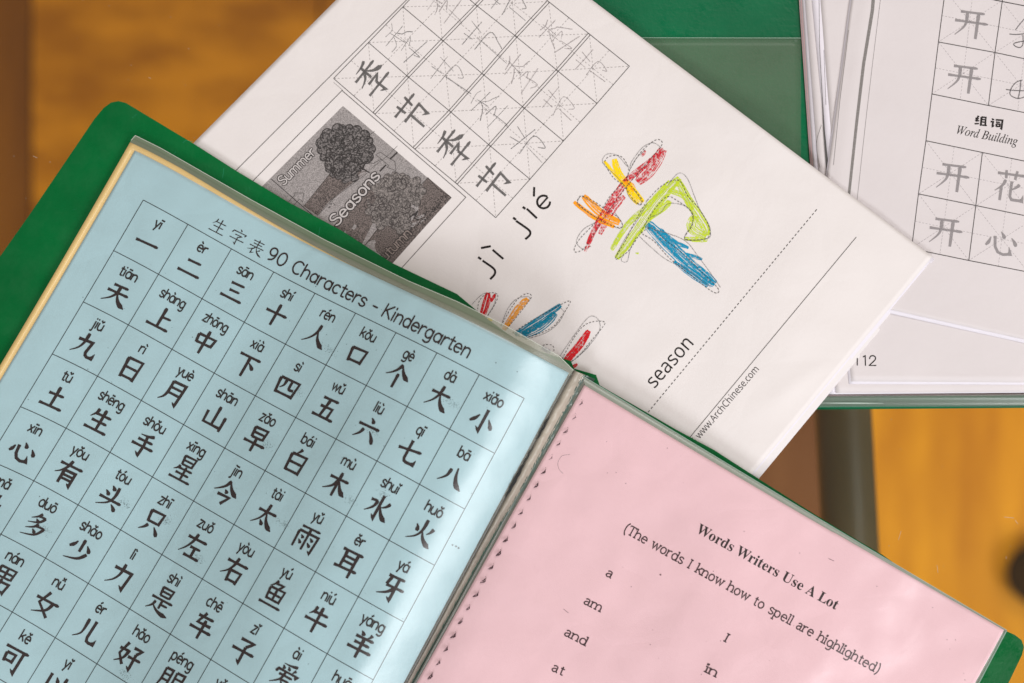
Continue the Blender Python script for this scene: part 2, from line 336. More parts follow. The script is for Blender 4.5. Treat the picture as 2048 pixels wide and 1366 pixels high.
def hanzi(mb, ch, f, z, w=9.0, off=INK, jit=0.0):
    """f maps 0..100 (y down) to photo position"""
    for st in G[ch].split('|'):
        a = st.split(); c = a[0]; v = [float(x) + random.uniform(-jit, jit) for x in a[1:]]
        P = list(zip(v[::2], v[1::2]))
        if c == 'h':
            P = sub(P, 9); wf = lambda t: w * (1.15 - 1.1 * t if t < .2 else .86 + .10 * t if t < .8 else .94 + 2.6 * (t - .8) if t < .92 else 1.25 - 8 * (t - .92))
        elif c == 's':
            P = sub(P, 9); wf = lambda t: w * (.9 + 4 * t if t < .12 else 1.38 - 1.6 * (t - .12) if t < .3 else 1.08 if t < .8 else 1.08 - .6 * (t - .8))
        elif c == 'p':
            P = smooth(P); wf = lambda t: w * (1.0 + 2.5 * t if t < .12 else 1.30 - 1.15 * (t - .12) ** .9)
        elif c == 'q':
            P = smooth(P); wf = lambda t: w * (1.05 if t < .6 else 1.05 - 1.9 * (t - .6))
        elif c == 'n':
            P = smooth(P); wf = lambda t: w * (.55 + 1.35 * (t / .78) ** 1.2 if t < .78 else 1.9 - 7.6 * (t - .78))
        elif c == 'd':
            P = smooth(P); wf = lambda t: w * (.35 + 1.6 * t if t < .75 else 1.55 - 2.6 * (t - .75))
        elif c == 'e':
            P = smooth(P); wf = lambda t: w * (.5 + 1.5 * t if t < .6 else 1.4 - 1.6 * (t - .6))
        elif c == 'c':
            P = smooth(P); wf = lambda t: w * (1.05 if t < .8 else 1.0)
        elif c == 'k':
            tot = sum(math.hypot(b[0] - a_[0], b[1] - a_[1]) for a_, b in zip(P[:-1], P[1:]))
            last = math.hypot(P[-1][0] - P[-2][0], P[-1][1] - P[-2][1]) / tot; P = sub(P, 9)
            wf = lambda t: w * (1.25 - 2 * t if t < .1 else 1.08 if t < 1 - last else 1.35 * (1 - (t - (1 - last)) / last) + .12)
        else:
            P = sub(P, 9); wf = lambda t: w * (1.15 - .3 * math.sin(math.pi * t))
        ribbon(mb, P, wf, z, off, f)
def hz_frame(cx, cy, xd, yd):
    """centre and the two axis vectors (whole glyph) in photo pixels"""
    return lambda x, y: (cx + xd[0] * (x - 50) / 100 + yd[0] * (y - 50) / 100, cy + xd[1] * (x - 50) / 100 + yd[1] * (y - 50) / 100)

# ------------------------------------------------------------------ single-line letters (x height 5, y up)
def arc(cx, cy, rx, ry, a0, a1, n=14):
    return [(cx + rx * math.cos(math.radians(a0 + (a1 - a0) * i / n)), cy + ry * math.sin(math.radians(a0 + (a1 - a0) * i / n))) for i in range(n + 1)]
def O(cx=2.1, cy=2.5, rx=2.1, ry=2.5): return arc(cx, cy, rx, ry, 80, 442, 18)
def dot(x, y): return [(x, y - .4), (x, y + .45)]
F = {
'a': (5.4, [O(), [(4.2, 5), (4.2, 0)]]), 'b': (5.4, [[(0, 7.6), (0, 0)], O(2.1)]), 'c': (4.8, [arc(2.2, 2.5, 2.2, 2.5, 50, 310)]),
'd': (5.4, [O(), [(4.2, 7.6), (4.2, 0)]]), 'e': (5.2, [[(0, 2.7), (4.2, 2.7)] + arc(2.1, 2.5, 2.1, 2.5, 8, 315, 16)]),
'g': (5.4, [O(), [(4.2, 5), (4.2, -.8), (3.6, -2.1), (2.2, -2.6), (.5, -2.1)]]), 'h': (5.2, [[(0, 7.6), (0, 0)], [(0, 3.2), (.9, 4.5), (2.3, 5), (3.5, 4.5), (4, 3.2), (4, 0)]]),
'i': (1.8, [[(.3, 5), (.3, 0)], dot(.3, 7)]), 'ı': (1.8, [[(.3, 5), (.3, 0)]]), 'j': (2.4, [[(1, 5), (1, -1.5), (.5, -2.4), (-.5, -2.6)], dot(1, 7)]),
'k': (4.8, [[(0, 7.6), (0, 0)], [(3.6, 5), (.1, 2)], [(1.5, 3), (3.9, 0)]]), 'l': (1.8, [[(.3, 7.6), (.3, 0)]]),
'm': (8.2, [[(0, 5), (0, 0)], [(0, 3.4), (.8, 4.6), (2, 5), (3, 4.5), (3.5, 3.2), (3.5, 0)], [(3.5, 3.4), (4.3, 4.6), (5.4, 5), (6.5, 4.5), (7, 3.2), (7, 0)]]),
'n': (5.2, [[(0, 5), (0, 0)], [(0, 3.2), (.9, 4.5), (2.3, 5), (3.5, 4.5), (4, 3.2), (4, 0)]]), 'o': (5.3, [O()]), 'p': (5.4, [[(0, 5), (0, -2.6)], O(2.1)]),
'q': (5.4, [O(), [(4.2, 5), (4.2, -2.6)]]), 'r': (3.7, [[(0, 5), (0, 0)], [(0, 3), (.9, 4.5), (2.2, 5), (3, 4.8)]]),
's': (4.5, [[(3.5, 4.2), (2.4, 5), (1, 4.9), (.25, 3.8), (1, 2.9), (2.7, 2.3), (3.6, 1.4), (2.9, .3), (1.4, 0), (0, .8)]]),
't': (3.6, [[(1.3, 6.8), (1.3, .9), (1.9, .1), (3, .1)], [(0, 5), (3, 5)]]), 'u': (5.2, [[(0, 5), (0, 1.9), (.6, .5), (1.9, 0), (3.2, .6), (4, 1.8)], [(4, 5), (4, 0)]]),
'ü': (5.2, [[(0, 5), (0, 1.9), (.6, .5), (1.9, 0), (3.2, .6), (4, 1.8)], [(4, 5), (4, 0)], dot(1, 6.4), dot(3, 6.4)]),
'v': (4.8, [[(0, 5), (2, 0), (4, 5)]]), 'w': (7.2, [[(0, 5), (1.6, 0), (3.2, 4.8), (4.8, 0), (6.4, 5)]]), 'x': (4.8, [[(0, 5), (3.8, 0)], [(3.8, 5), (0, 0)]]),
'y': (4.8, [[(0, 5), (2.1, .2)], [(4.1, 5), (1.2, -2.6)]]), 'z': (4.6, [[(0, 5), (3.7, 5), (0, 0), (3.8, 0)]]), ' ': (3.2, []), '-': (4.2, [[(.4, 3), (3.2, 3)]]),
'C': (6.6, [arc(3.3, 3.6, 3.1, 3.8, 48, 305)]), 'K': (5.9, [[(.2, 7.5), (0, 0)], [(4.6, 7.4), (.2, 3.2)], [(1.3, 4), (5, 0)]]), 'S': (5.6, [[(4.6, 6.4), (3.2, 7.4), (1.4, 7.3), (.3, 5.9), (1, 4.5), (3.4, 3.6), (4.7, 2.2), (3.9, .5), (2, 0), (0, .9)]]),
'9': (5.7, [O(2.1, 5.2, 2.1, 2.3), [(4.2, 5.4), (4, 2.6), (3, .8), (1.2, 0)]]), '0': (6.3, [O(2.5, 3.7, 2.5, 3.8)]),
'I': (3.2, [[(.9, 7.2), (.9, 0)]]), 'T': (5.8, [[(0, 7.2), (5, 7.2)], [(2.5, 7.2), (2.5, 0)]]), '(': (2.6, [[(1.9, 8.3), (.6, 6), (.2, 3.2), (.6, .4), (1.9, -1.9)]]), ')': (2.6, [[(.2, 8.3), (1.4, 6), (1.8, 3.2), (1.4, .4), (.2, -1.9)]]),
}
SMOOTH = set('ghmnrsuSjt90CceaobdpqI')
SA = (4.9, [[(.3, 4.2), (1.5, 5), (2.9, 4.7), (3.3, 3.6), (3.3, .5), (4.2, 0)], [(3.3, 3), (1.2, 2.6), (.2, 1.5), (.6, .3), (1.8, 0), (3.3, 1)]])
def stroke_text(mb, text, f, z, w, serif=False, off=INK, x0=0.0, track=0.0, italic=0.0, cap=.8):
    x = x0
    for ch in text:
        adv, st = SA if (serif and ch == 'a') else F[ch]
        for s in st:
            P = [(x + p[0] + italic * p[1], p[1]) for p in s]
            straight = len(s) == 2
            if not straight and ch not in 'kvwxyzTK' and len(s) < 13 and not (ch == 'e' and False): P = smooth(P, 4)
            ribbon(mb, sub(P, 3.0), w, z, off, f, cap=0 if serif else cap)
            if serif and ch not in '()-':
                def tick(px, py, l, r, dy=0): ribbon(mb, [(px - l * 1.12, py - dy), (px + r * 1.12, py)], w * .95, z, off, f)
                for (q, r_) in ((s[0], s[1]), (s[-1], s[-2])):
                    if abs(q[0] - r_[0]) < .5 * abs(q[1] - r_[1]) and ch not in 'cesagw' or (ch in 'ad' and q == s[-1] and q[1] == 0 and straight):
                        if q[1] == 0 and ch not in 'ubt': tick(x + q[0], .16, 1.0, 1.0 if ch != 'd' else 1.0)
                        elif q[1] >= 4.9 and straight and ch not in 'T': tick(x + q[0], q[1] - .2, 1.1, 1.0 if ch == 'I' else .2, .25 if ch != 'I' else 0)
                        elif q[1] < -2: tick(x + q[0], q[1], 1.0, 1.0)
                if ch in 'w' : tick(x, 4.85, .9, 1.0); tick(x + 6.4, 4.85, .9, .8); tick(x + 3.2, 4.7, .6, .5)
                if ch in 'k' and s is st[1]: tick(x + 3.4, 4.85, .8, 1.0)
                if ch in 'k' and s is st[2]: tick(x + 3.9, .16, .8, .9)
                if ch == 'T' and s is st[0]: ribbon(mb, [(x, 7.2), (x, 5.9)], w * .6, z, off, f); ribbon(mb, [(x + 5, 7.2), (x + 5, 5.9)], w * .6, z, off, f)
        x += adv + track
    return x - x0
def stroke_width(text, serif=False, track=0.0): return sum((SA if serif and c == 'a' else F[c])[0] + track for c in text)
def font_text(mb, text, f_of, z, p0, p1, height, off=INK, shrink=0.0, capfrac=None):
    """real type: text curve outlines turned into triangles; fitted from p0 to p1, `height` px = 1 em * capfrac"""
    c = bpy.data.curves.new('type', 'FONT'); c.body = text; c.size = 10; c.offset = shrink; c.resolution_u = 3
    o = bpy.data.objects.new('type', c); C.objects.link(o)
    dg = bpy.context.evaluated_depsgraph_get(); me = bpy.data.meshes.new_from_object(o.evaluated_get(dg))
    vs = [v.co.copy() for v in me.vertices]; fs = [tuple(p.vertices) for p in me.polygons]
    bpy.data.objects.remove(o); bpy.data.curves.remove(c)
    xmin = min(v.x for v in vs); xmax = max(v.x for v in vs)
    L = math.hypot(p1[0] - p0[0], p1[1] - p0[1]); sx = L / (xmax - xmin)
    f = frame_f(p0, p1, sx, height / 10.0)
    b = len(mb.v)
    for v in vs:
        q = f(v.x - xmin, v.y); mb.v.append(un(q[0], q[1], z(*q) + off))
    mb.f += [tuple(b + i for i in t) for t in fs]
    bpy.data.meshes.remove(me)
def mp(s, A, a): return ''.join(chr(A + ord(c) - 65) if 'A' <= c <= 'Z' else ('ℎ' if (a == 0x1D44E and c == 'h') else chr(a + ord(c) - 97)) if 'a' <= c <= 'z' else c for c in s)

# ------------------------------------------------------------------ sheets
def clip_lerp(a, b, t): return (a[0] + (b[0] - a[0]) * t, a[1] + (b[1] - a[1]) * t)
def sheet(name, quad, z, m, parent=None, n=(60, 60), thick=0.00012, edges=None):
    """a sheet with real thickness; quad = four photo positions TL, TR, BR, BL; edges may bow the top"""
    mb = MB(); nu, nv = n
    def P(u, v):
        t = clip_lerp(quad[0], quad[1], u); b = clip_lerp(quad[3], quad[2], u)
        p = clip_lerp(t, b, v)
        if edges: d = edges(u, v); p = (p[0] + d[0], p[1] + d[1])
        return p
    for side in (0, 1):
        for j in range(nv + 1):
            for i in range(nu + 1):
                p = P(i / nu, j / nv); q = un(p[0], p[1], z(*p))
                mb.v.append((q[0], q[1], q[2] - side * thick))
    w = nu + 1; T = w * (nv + 1)
    for j in range(nv):
        for i in range(nu):
            a = j * w + i
            mb.f.append((a, a + w, a + w + 1, a + 1)); mb.f.append((T + a, T + a + 1, T + a + w + 1, T + a + w))
    for i in range(nu):
        mb.f.append((i, i + 1, T + i + 1, T + i)); a = nv * w + i; mb.f.append((a + 1, a, T + a, T + a + 1))
    for j in range(nv):
        a = j * w; mb.f.append((a + w, a, T + a, T + a + w)); a = j * w + nu; mb.f.append((a, a + w, T + a + w, T + a))
    return mb.build(name, m, parent)
def poly_slab(name, outline, z, m, thick, parent=None, step=14):
    """slab from an outline in photo pixels, top filled on a fine grid so it can follow z"""
    pts = sub(outline + [outline[0]], step)[:-1]
    cx = sum(p[0] for p in pts) / len(pts); cy = sum(p[1] for p in pts) / len(pts)
    mb = MB(); n = len(pts); R = 10
    for side in (0, 1):
        for r in range(R):
            for p in pts:
                t = 1 - r / R; q = (cx + (p[0] - cx) * t, cy + (p[1] - cy) * t)
                v = un(q[0], q[1], z(*q)); mb.v.append((v[0], v[1], v[2] - side * thick))
        v = un(cx, cy, z(cx, cy)); mb.v.append((v[0], v[1], v[2] - side * thick))
    T = n * R + 1
    for side in (0, 1):
        o = side * T
        for r in range(R - 1):
            for i in range(n):
                j = (i + 1) % n; a, b, c, d = o + r * n + i, o + r * n + j, o + (r + 1) * n + j, o + (r + 1) * n + i
                mb.f.append((a, b, c, d) if side == 0 else (d, c, b, a))
        for i in range(n):
            j = (i + 1) % n; a, b, c = o + (R - 1) * n + i, o + (R - 1) * n + j, o + n * R
            mb.f.append((a, b, c) if side == 0 else (c, b, a))
    for i in range(n):
        j = (i + 1) % n; mb.f.append((j, i, T + i, T + j))
    return mb.build(name, m, parent, smooth=False)

# ================================================================== floor, table
def box(mb, x0, x1, y0, y1, z0, z1):
    b = len(mb.v)
    mb.v += [(x0, y0, z0), (x1, y0, z0), (x1, y1, z0), (x0, y1, z0), (x0, y0, z1), (x1, y0, z1), (x1, y1, z1), (x0, y1, z1)]
    mb.f += [(b, b + 3, b + 2, b + 1), (b + 4, b + 5, b + 6, b + 7), (b, b + 1, b + 5, b + 4), (b + 1, b + 2, b + 6, b + 5), (b + 2, b + 3, b + 7, b + 6), (b + 3, b, b + 4, b + 7)]
def wood(name, c0, c1, mottle=None):
    m, nt, out = mat(name)
    b = N(nt, 'ShaderNodeBsdfPrincipled', Roughness=0.5); b.inputs['Specular IOR Level'].default_value = .2
    mp_ = N(nt, 'ShaderNodeMapping'); mp_.inputs['Scale'].default_value = (1, .16, 1) if not mottle else (.5, 1.3, 1)
    nt.links.new(coords(nt), mp_.inputs[0])
    nt.links.new(ramp(nt, tex(nt, 22, 5, .6, mp_.outputs[0]), .38, c0, .62, c1), b.inputs['Base Color'])
    nt.links.new(b.outputs[0], out.inputs[0]); return m
ZF = -0.74
fl = MB(); box(fl, -1.6, 1.6, -1.3, 1.3, ZF - .03, ZF - .012)
tag(fl.build('floor', plastic('floor_base', (.06, .03, .012), .7)), kind='structure')
floor = bpy.data.objects['floor']
woods = dict(gold=wood('gold_wood', (.62, .21, .0005), (.88, .35, .006)), amber=wood('amber_wood', (.42, .135, .0003), (.70, .255, .006), True),
             brown=wood('brown_wood', (.17, .048, .001), (.28, .09, .003)), umber=wood('umber_wood', (.17, .055, .012), (.24, .09, .025)))
fs_ = K * (D - ZF) / D   # metres per pixel at floor depth
def fx(px): return (px - 1024) * fs_
planks = [(-600, -330, 'umber'), (-330, 62, 'brown'), (62, 640, 'amber'), (640, 900, 'amber'), (900, 1180, 'amber'), (1180, 1460, 'umber'), (1460, 1690, 'umber'), (1690, 2240, 'gold'), (2240, 2600, 'umber')]
random.seed(3)
for a, b, w in planks:
    y = -1.25 - random.random() * .2
    while y < 1.25:
        L = random.uniform(.5, .9) if w != 'gold' else 3.0
        mb = MB(); box(mb, fx(a) + .0012, fx(b) - .0012, y + .001, y + L - .001, ZF - .012, ZF - random.uniform(0, .0006))
        mb.build('plank', woods[w], floor, smooth=False); y += L

# dark tube of the table's frame below the glass and its cap
table = empty('glass_table', (0, 0, ZF))
mb = MB(); box(mb, -.62, .62, -.45, .45, -.0100, -.0004)
gl = mb.build('glass_top', clear('table_glass', .004, (.8, .75, .7), .03, .9, 0, (.96, .985, .975)), table, smooth=False)
def tube(mb, x, y0, y1, z, r, n=24, axis='y'):
    b = len(mb.v)
    for y in (y0, y1):
        for i in range(n):
            a = 2 * math.pi * i / n
            mb.v.append((x + r * math.cos(a), y, z + r * math.sin(a)) if axis == 'y' else (x + r * math.cos(a), y0 if False else z + r * math.sin(a), y))
    for i in range(n):
        j = (i + 1) % n; mb.f.append((b + i, b + j, b + n + j, b + n + i))
    mb.f.append(tuple(b + i for i in range(n))[::-1]); mb.f.append(tuple(b + n + i for i in range(n)))
zt = -0.17
ft_ = K * (D - zt) / D
mb = MB(); tube(mb, (1692 - 1024) * ft_, -.45, .45, zt, 56 * ft_); mb.v = [(x - (y + .07) * .055, y, z) for x, y, z in mb.v]
mb.build('frame_tube', plastic('bronze_tube', (.21, .16, .075), .45, .5), table)
for sx_ in (-.56, .56):
    for sy_ in (-.40, .40):
        mb = MB(); tube(mb, sx_, ZF, -.0105, sy_, .02, axis='z'); mb.build('leg', plastic('leg_paint', (.05, .045, .035), .4), table)
# dark cap of something standing on the floor at lower right
foot = MB()
zf_ = -0.70; ff = K * (D - zf_) / D
cx, cy = (2098 - 1024) * ff, (683 - 1158) * ff
n = 24
for (r, zz) in ((.024, ZF), (.030, ZF + .02), (.029, zf_ - .03), (.018, zf_)):
    for i in range(n):
        a = 2 * math.pi * i / n; foot.v.append((cx + r * math.cos(a), cy + r * math.sin(a), zz))
for k in range(3):
    for i in range(n):
        j = (i + 1) % n; foot.f.append((k * n + i, k * n + j, (k + 1) * n + j, (k + 1) * n + i))
foot.f.append(tuple(range(n))[::-1]); foot.f.append(tuple(range(3 * n, 4 * n)))
b = len(foot.v)

o = foot.build('floor_post', plastic('dark_rubber', (.035, .014, .001), .8, .1))
tag(o, 'small dark brown post blurred below the glass at the right edge', 'post')
tag(table, 'glass topped table the booklets and worksheets lie on, with bronze tube frame', 'table')

# ================================================================== right-hand folder with its stack
fb = lambda *a: 0.0022
folder = poly_slab('display_book', [(1100, -60), (2200, -60), (2200, 812), (2150, 815), (1640, 819), (1120, 819), (1100, 800)], lambda x, y: 0.0022 + 0.00015 * nz(x, y, 150, .4), M['green2'], .0011)
tag(folder, 'open green folder under the loose white sheets at the upper right', 'folder')
sheet('pocket', [(1110, 75), (1602, 75), (1602, 812), (1110, 812)], lambda x, y: 0.0027 + 0.00020 * nz(x, y, 130, 2.4), M['pocket'], folder, (30, 40))
mb = MB(); ribbon(mb, sub([(1110, 75), (1602, 76)], 12), 1.3, lambda x, y: .00292 + 0.00020 * nz(x, y, 130, 2.4)); mb.build('pocket_rim', ink('film_rim', (.35, .5, .42), .6), folder)
sheet('pocket', [(1560, 793), (2200, 786), (2200, 812), (1560, 815)], lambda x, y: 0.0050 - 0.0016 * ss(793, 812, y), clear('bottom_pocket', .25, (.30, .34, .30), .25, 1, .1), folder, (60, 6))
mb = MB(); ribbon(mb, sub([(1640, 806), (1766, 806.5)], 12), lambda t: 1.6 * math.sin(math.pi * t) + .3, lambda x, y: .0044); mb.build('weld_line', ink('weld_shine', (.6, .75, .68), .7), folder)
mb = MB()
for i in range(140): ribbon(mb, [(1628 + i * 4.2, 813.2), (1630 + i * 4.2, 814.8)], 1.2, lambda x, y: .0039)
tag(mb.build('weld_stitching', ink('weld_dots', (.02, .30, .17), .7), folder), kind='stuff')

def stack(name, quad, z, m, label, cat, group=None, n=(50, 60), edges=None, thick=.0004):
    return tag(sheet(name, quad, z, m, None, n, thick, edges), label, cat, group)
for k, (mm, dx) in enumerate((('rose', 0), ('white2', 2.0), ('rose', 3.5), ('white2', 6), ('white3', 8))):
    h = k * .0004
    q = [(1594 + dx, -60), (2200, -60), (2200, 789 - dx * .6), (1652 + dx * .9, 792.5 - dx * .5)]
    lab = ['pale pink sheet at the very bottom of the right-hand stack', 'white sheet just above the bottom pink sheet of the right-hand stack', 'pink sheet sandwiched in the right-hand stack over the green folder',
           'off-white sheet low in the right-hand stack over the green folder', 'cool white sheet under the page numbered 112'][k]
    stack('paper_sheet', q, lambda x, y, h=h: z_s5(x, y) - .0016 + h, M[mm], lab, 'paper', 'sheets stacked on the green folder', thick=.0003)
# curled plastic-looking sheets between
stack('paper_sheet', [(1606, -60), (2200, -60), (2200, 783), (1672, 786)], lambda x, y: z_s5(x, y) + .0004, M['white2'], 'white sheet whose curled lower edge shows above the green folder rim', 'paper', 'sheets stacked on the green folder', thick=.0002)
stack('paper_sheet', [(1618, -60), (2200, -60), (2200, 770), (1698, 768)], lambda x, y: z_s5(x, y) + .0006, M['white3'], 'cool white sheet with its edge just below the page numbered 112', 'paper', 'sheets stacked on the green folder', thick=.0002)
s4 = stack('exercise_sheet', [(1636, -60), (2200, -60), (2200, 766), (1702, 763)], z_s4, M['white2'], 'white sheet with the page number 112 in its lower left corner', 'paper', 'sheets stacked on the green folder', thick=.0002)
mb = MB(); ribbon(mb, sub([(1726, 714), (1730.5, 711.5), (1731, 731.5)], 4), 2.2, z_s4); ribbon(mb, smooth([(1739, 718), (1741, 713), (1746, 711.5), (1750.5, 714), (1750.5, 719), (1745, 725), (1738.5, 731)], 4) + [(1752.5, 731)], 2.2, z_s4); ribbon(mb, sub([(1714.6, 716), (1714.6, 731)], 5), 2.1, z_s4)
mb.build('page_number', M['black'], s4)
mb = MB(); ribbon(mb, sub([(1638, -40), (1639, 90), (1648, 260), (1656, 350)], 10), lambda t: .8 + 3.8 * ss(.5, 1.0, t), z_s4); ribbon(mb, [(1648, 100), (1652, 210)], .6, z_s4)
mb.build('border_line', M['line'], s4)
mb = MB(); ribbon(mb, smooth([(1643, 250), (1634, 278), (1633, 300), (1640, 335)]), .8, z_s4); mb.build('stray_hair', M['line'], s4)
stack('paper_sheet', [(1712, -90), (2246, -20), (2166, 712), (1619, 591)], lambda x, y: z_s3(x, y) - .0004, M['white3'], 'white sheet directly beneath the character practice page at the right', 'paper', 'sheets stacked on the green folder', thick=.0002)
# the practice page, turned a little clockwise
q3 = [(1716, -90), (2240, -20), (2160, 704), (1622, 584)]
s3 = stack('practice_page', q3, z_s3, M['white2'], 'white practice page with grey Chinese characters in ruled squares at the right', 'paper', 'sheets stacked on the green folder', n=(90, 90), thick=.0003)
mb = MB(); ribbon(mb, sub([(1748, -20), (1745, 20), (1727, 130), (1714, 240), (1699, 380), (1690, 470)], 9), lambda t: 6.8 - 1.6 * t, z_s3)
mb.build('copied_spine_shadow', ink('copy_band', (.20, .19, .18), .85, .35, 1800, .4, .6), s3)
mb = MB(); ribbon(mb, sub([(1762, -10), (1746, 120), (1733, 230), (1712, 420)], 9), 1.0, z_s3); ribbon(mb, sub([(1697, 60), (1690, 120), (1680, 200), (1667, 330)], 9), 1.2, z_s3)
mb.build('fold_line', M['faint'], s3)
V0 = [(1891, -20), (1888, 0), (1877, 84), (1864, 188), (1852, 281.5), (1837, 388), (1825.7, 478), (1822, 508)]
V1 = [(2008, -20), (2005, 0), (1990, 105.4), (1977, 211)]; V1b = [(1965, 305), (1951.7, 411.8), (1937.7, 521)]
H = [[(1988, 0), (2048, 11.4), (2130, 27)], [(1877, 84), (1990, 105), (2048, 117.4), (2130, 133)], [(1864, 188), (1977, 211), (2048, 225), (2130, 241)], [(1852, 281.5), (1965, 305), (2048, 322), (2130, 339)], [(1837.4, 388), (1951, 411), (2048, 431), (2130, 448)], [(1822, 497), (1937.7, 521), (2048, 542.6), (2130, 559)]]
mb = MB()
for L in [V0, V1, V1b] + H: ribbon(mb, sub(L, 9), 1.5, z_s3)
ribbon(mb, sub([(1891, -20), (2060, 14)], 9), 1.5, z_s3)
mb.build('practice_grid', M['dark'], s3)
mb = MB()
def cellcross(mb, c, on=4.5, gap=2.5, w=.9, z=z_s3):
    mid = lambda a, b: ((a[0] + b[0]) / 2, (a[1] + b[1]) / 2)
    for a, b in ((c[0], c[2]), (c[1], c[3]), (mid(c[0], c[1]), mid(c[3], c[2])), (mid(c[0], c[3]), mid(c[1], c[2]))): dash(mb, [a, b], on, gap, w, z)
cells3 = [[(1888, -22), (2003, 2), (1990, 105), (1877, 84)], [(1877, 84), (1990, 105), (1977, 211), (1864, 188)], [(1852, 281.5), (1965, 305), (1951.7, 411.8), (1837.4, 388)], [(1837.4, 388), (1951.7, 411.8), (1937.7, 521), (1822, 497)],
          [(1965, 305), (2083, 329), (2070, 436), (1951.7, 411.8)], [(1951.7, 411.8), (2070, 436), (2056, 544), (1937.7, 521)], [(2003, 2), (2118, 25), (2106, 130), (1990, 105)], [(1990, 105), (2106, 130), (2094, 236), (1977, 211)]]
for c in cells3: cellcross(mb, c)
tag(mb.build('guide_dashes', ink('guide_dash_ink', (.30, .28, .30), .45), s3), kind='stuff')
mb = MB()
xd = (74, 13.5); yd = (-9, 64)
for (x, y, ch) in ((1943, 46, '开'), (1929, 155, '开'), (1906, 352, '开'), (1892, 461, '开'), (2020, 372, '花'), (2003, 482, '心')):
    mb = MB(); hanzi(mb, ch, hz_frame(x, y, xd if ch == '开' else (68, 12), yd if ch != '花' else (-10, 68)), z_s3, 7.5); mb.build('printed_character', M['lightink'], s3)
mb = MB()
hanzi(mb, '组', hz_frame(1962, 242, (27, 3.5), (-2, 22)), z_s3, 13); mb.build('heading_character', M['black'], s3); mb = MB(); hanzi(mb, '词', hz_frame(1993, 247.5, (27, 3.5), (-2, 22)), z_s3, 13); mb.build('heading_character', M['black'], s3)
mb = MB(); font_text(mb, mp('Word Building', 0x1D434, 0x1D44E), None, z_s3, (1913, 267.5), (2034, 291), 24.5); mb.build('heading_translation', M['black'], s3)
mb = MB()
for P in ([(2031, 60), (2040, 48), (2056, 30)], [(2019, 68), (2034, 69), (2060, 66)], [(2046, 70), (2046, 88), (2040, 95), (2030, 92), (2030, 86), (2060, 80)],
          [(2012, 179), (2030, 181), (2062, 182)], [(2045, 160), (2032, 165), (2022, 178), (2021, 190), (2036, 197), (2052, 193)], [(2042, 160), (2040, 180), (2036, 197)]):
    ribbon(mb, smooth(P), 1.9, z_s3)
mb.build('pencil_writing', M['pencildark'], s3)

# ================================================================== white worksheet pile
W = [(390 - 60 * .72 - 190, 283 + 60 * .72 + 180), (672 + 20, -20), (1183 - 22, -17), (1865, 513), (1505, 947)]
wq = [(152, 522), (740, -68), (1865, 513), (1318, 1172)]
def wedges(u, v): return (0, 0)
# corners: page top-left hidden under the booklet, page top-right beyond the frame
A_tr = (1183 - 682 * .62, 0 - 513 * .62)   # on the upper right edge, out of frame
B_tl = (672 + .62 * 250, -.62 * 252)
def isect(p, d, q, e):
    det = d[0] * -e[1] + d[1] * e[0]; t = ((q[0] - p[0]) * -e[1] + (q[1] - p[1]) * e[0]) / det
    return (p[0] + d[0] * t, p[1] + d[1] * t)
TR = isect((1183, 0), (682, 513), (672, 0), (282, -283))
BR = (1865, 513)
BL = isect(BR, (-360, 434), BR, (-360, 434)) if False else (1865 - 360 * 1.77, 513 + 434 * 1.77)
TL = (TR[0] + (390 - TR[0]) * 1.0 - 282 * .42, 283 + 283 * .42)
quadw = [TL, TR, BR, BL]      # TL->TR runs along the page's top edge
for k in range(6, 0, -1):
    ox = [0, 1, 6, 5, 11, 9, 15][k]; oy = [0, 4, 9, 7, 13, 17, 15][k]
    jx = [0, -1, 1.5, -2, 2, .5, -1][k]
    q = [(TL[0] + 6 + jx, TL[1] + 4), (TR[0] + 7 + jx, TR[1] + 3), (BR[0] + ox * .55 + 1, BR[1] + oy * .9), (BL[0] + ox, BL[1] + oy * .55)]
    lab = {1: 'white sheet directly under the crayoned worksheet', 2: 'second white sheet under the crayoned worksheet', 3: 'third white sheet down in the worksheet pile', 4: 'fourth white sheet down in the worksheet pile', 5: 'white sheet next to lowest in the worksheet pile', 6: 'lowest white sheet of the worksheet pile'}[k]
    tag(sheet('paper_sheet', q, lambda x, y, k=k: z_white(x, y) - .00034 * k - .0004 - .0006 * ss(1500, 1870, x) * (k % 3) * .5, M['white3' if k % 2 else 'white'], None, (40, 50), .00012), lab, 'paper', 'sheets of the worksheet pile')
ws = tag(sheet('worksheet', quadw, z_white, M['white'], None, (110, 130), .00012), 'large white worksheet with crayon coloured character, tree picture and pencil practice grid', 'worksheet', 'sheets of the worksheet pile')
zw = z_white
mb = MB(); mbd = MB()
# practice grid
g = {(0, 0): (667.3, 157), (0, 1): (748, 227), (0, 2): (828, 297), (0, 3): (912.4, 366.7), (0, 4): (991.5, 435.5), (1, 4): (1060, 358.5), (2, 4): (1127, 282), (3, 4): (1194, 207), (4, 4): (1259, 132.4), (4, 3): (1178.8, 68), (4, 2): (1097, 3),
     (3, 3): (1114.5, 141), (2, 3): (1047, 215), (3, 2): (1031.8, 72.7), (2, 2): (966, 148.5), (1, 3): (979.4, 291), (1, 2): (900, 222.7), (1, 1): (815.5, 153), (2, 1): (884.5, 80.3), (1, 0): (737, 85), (2, 0): (805.8, 13.6), (3, 1): (952.7, 10.6)}
g[(3, 0)] = (873, -58); g[(4, 1)] = (1018, -60); g[(4, 0)] = (940, -125)
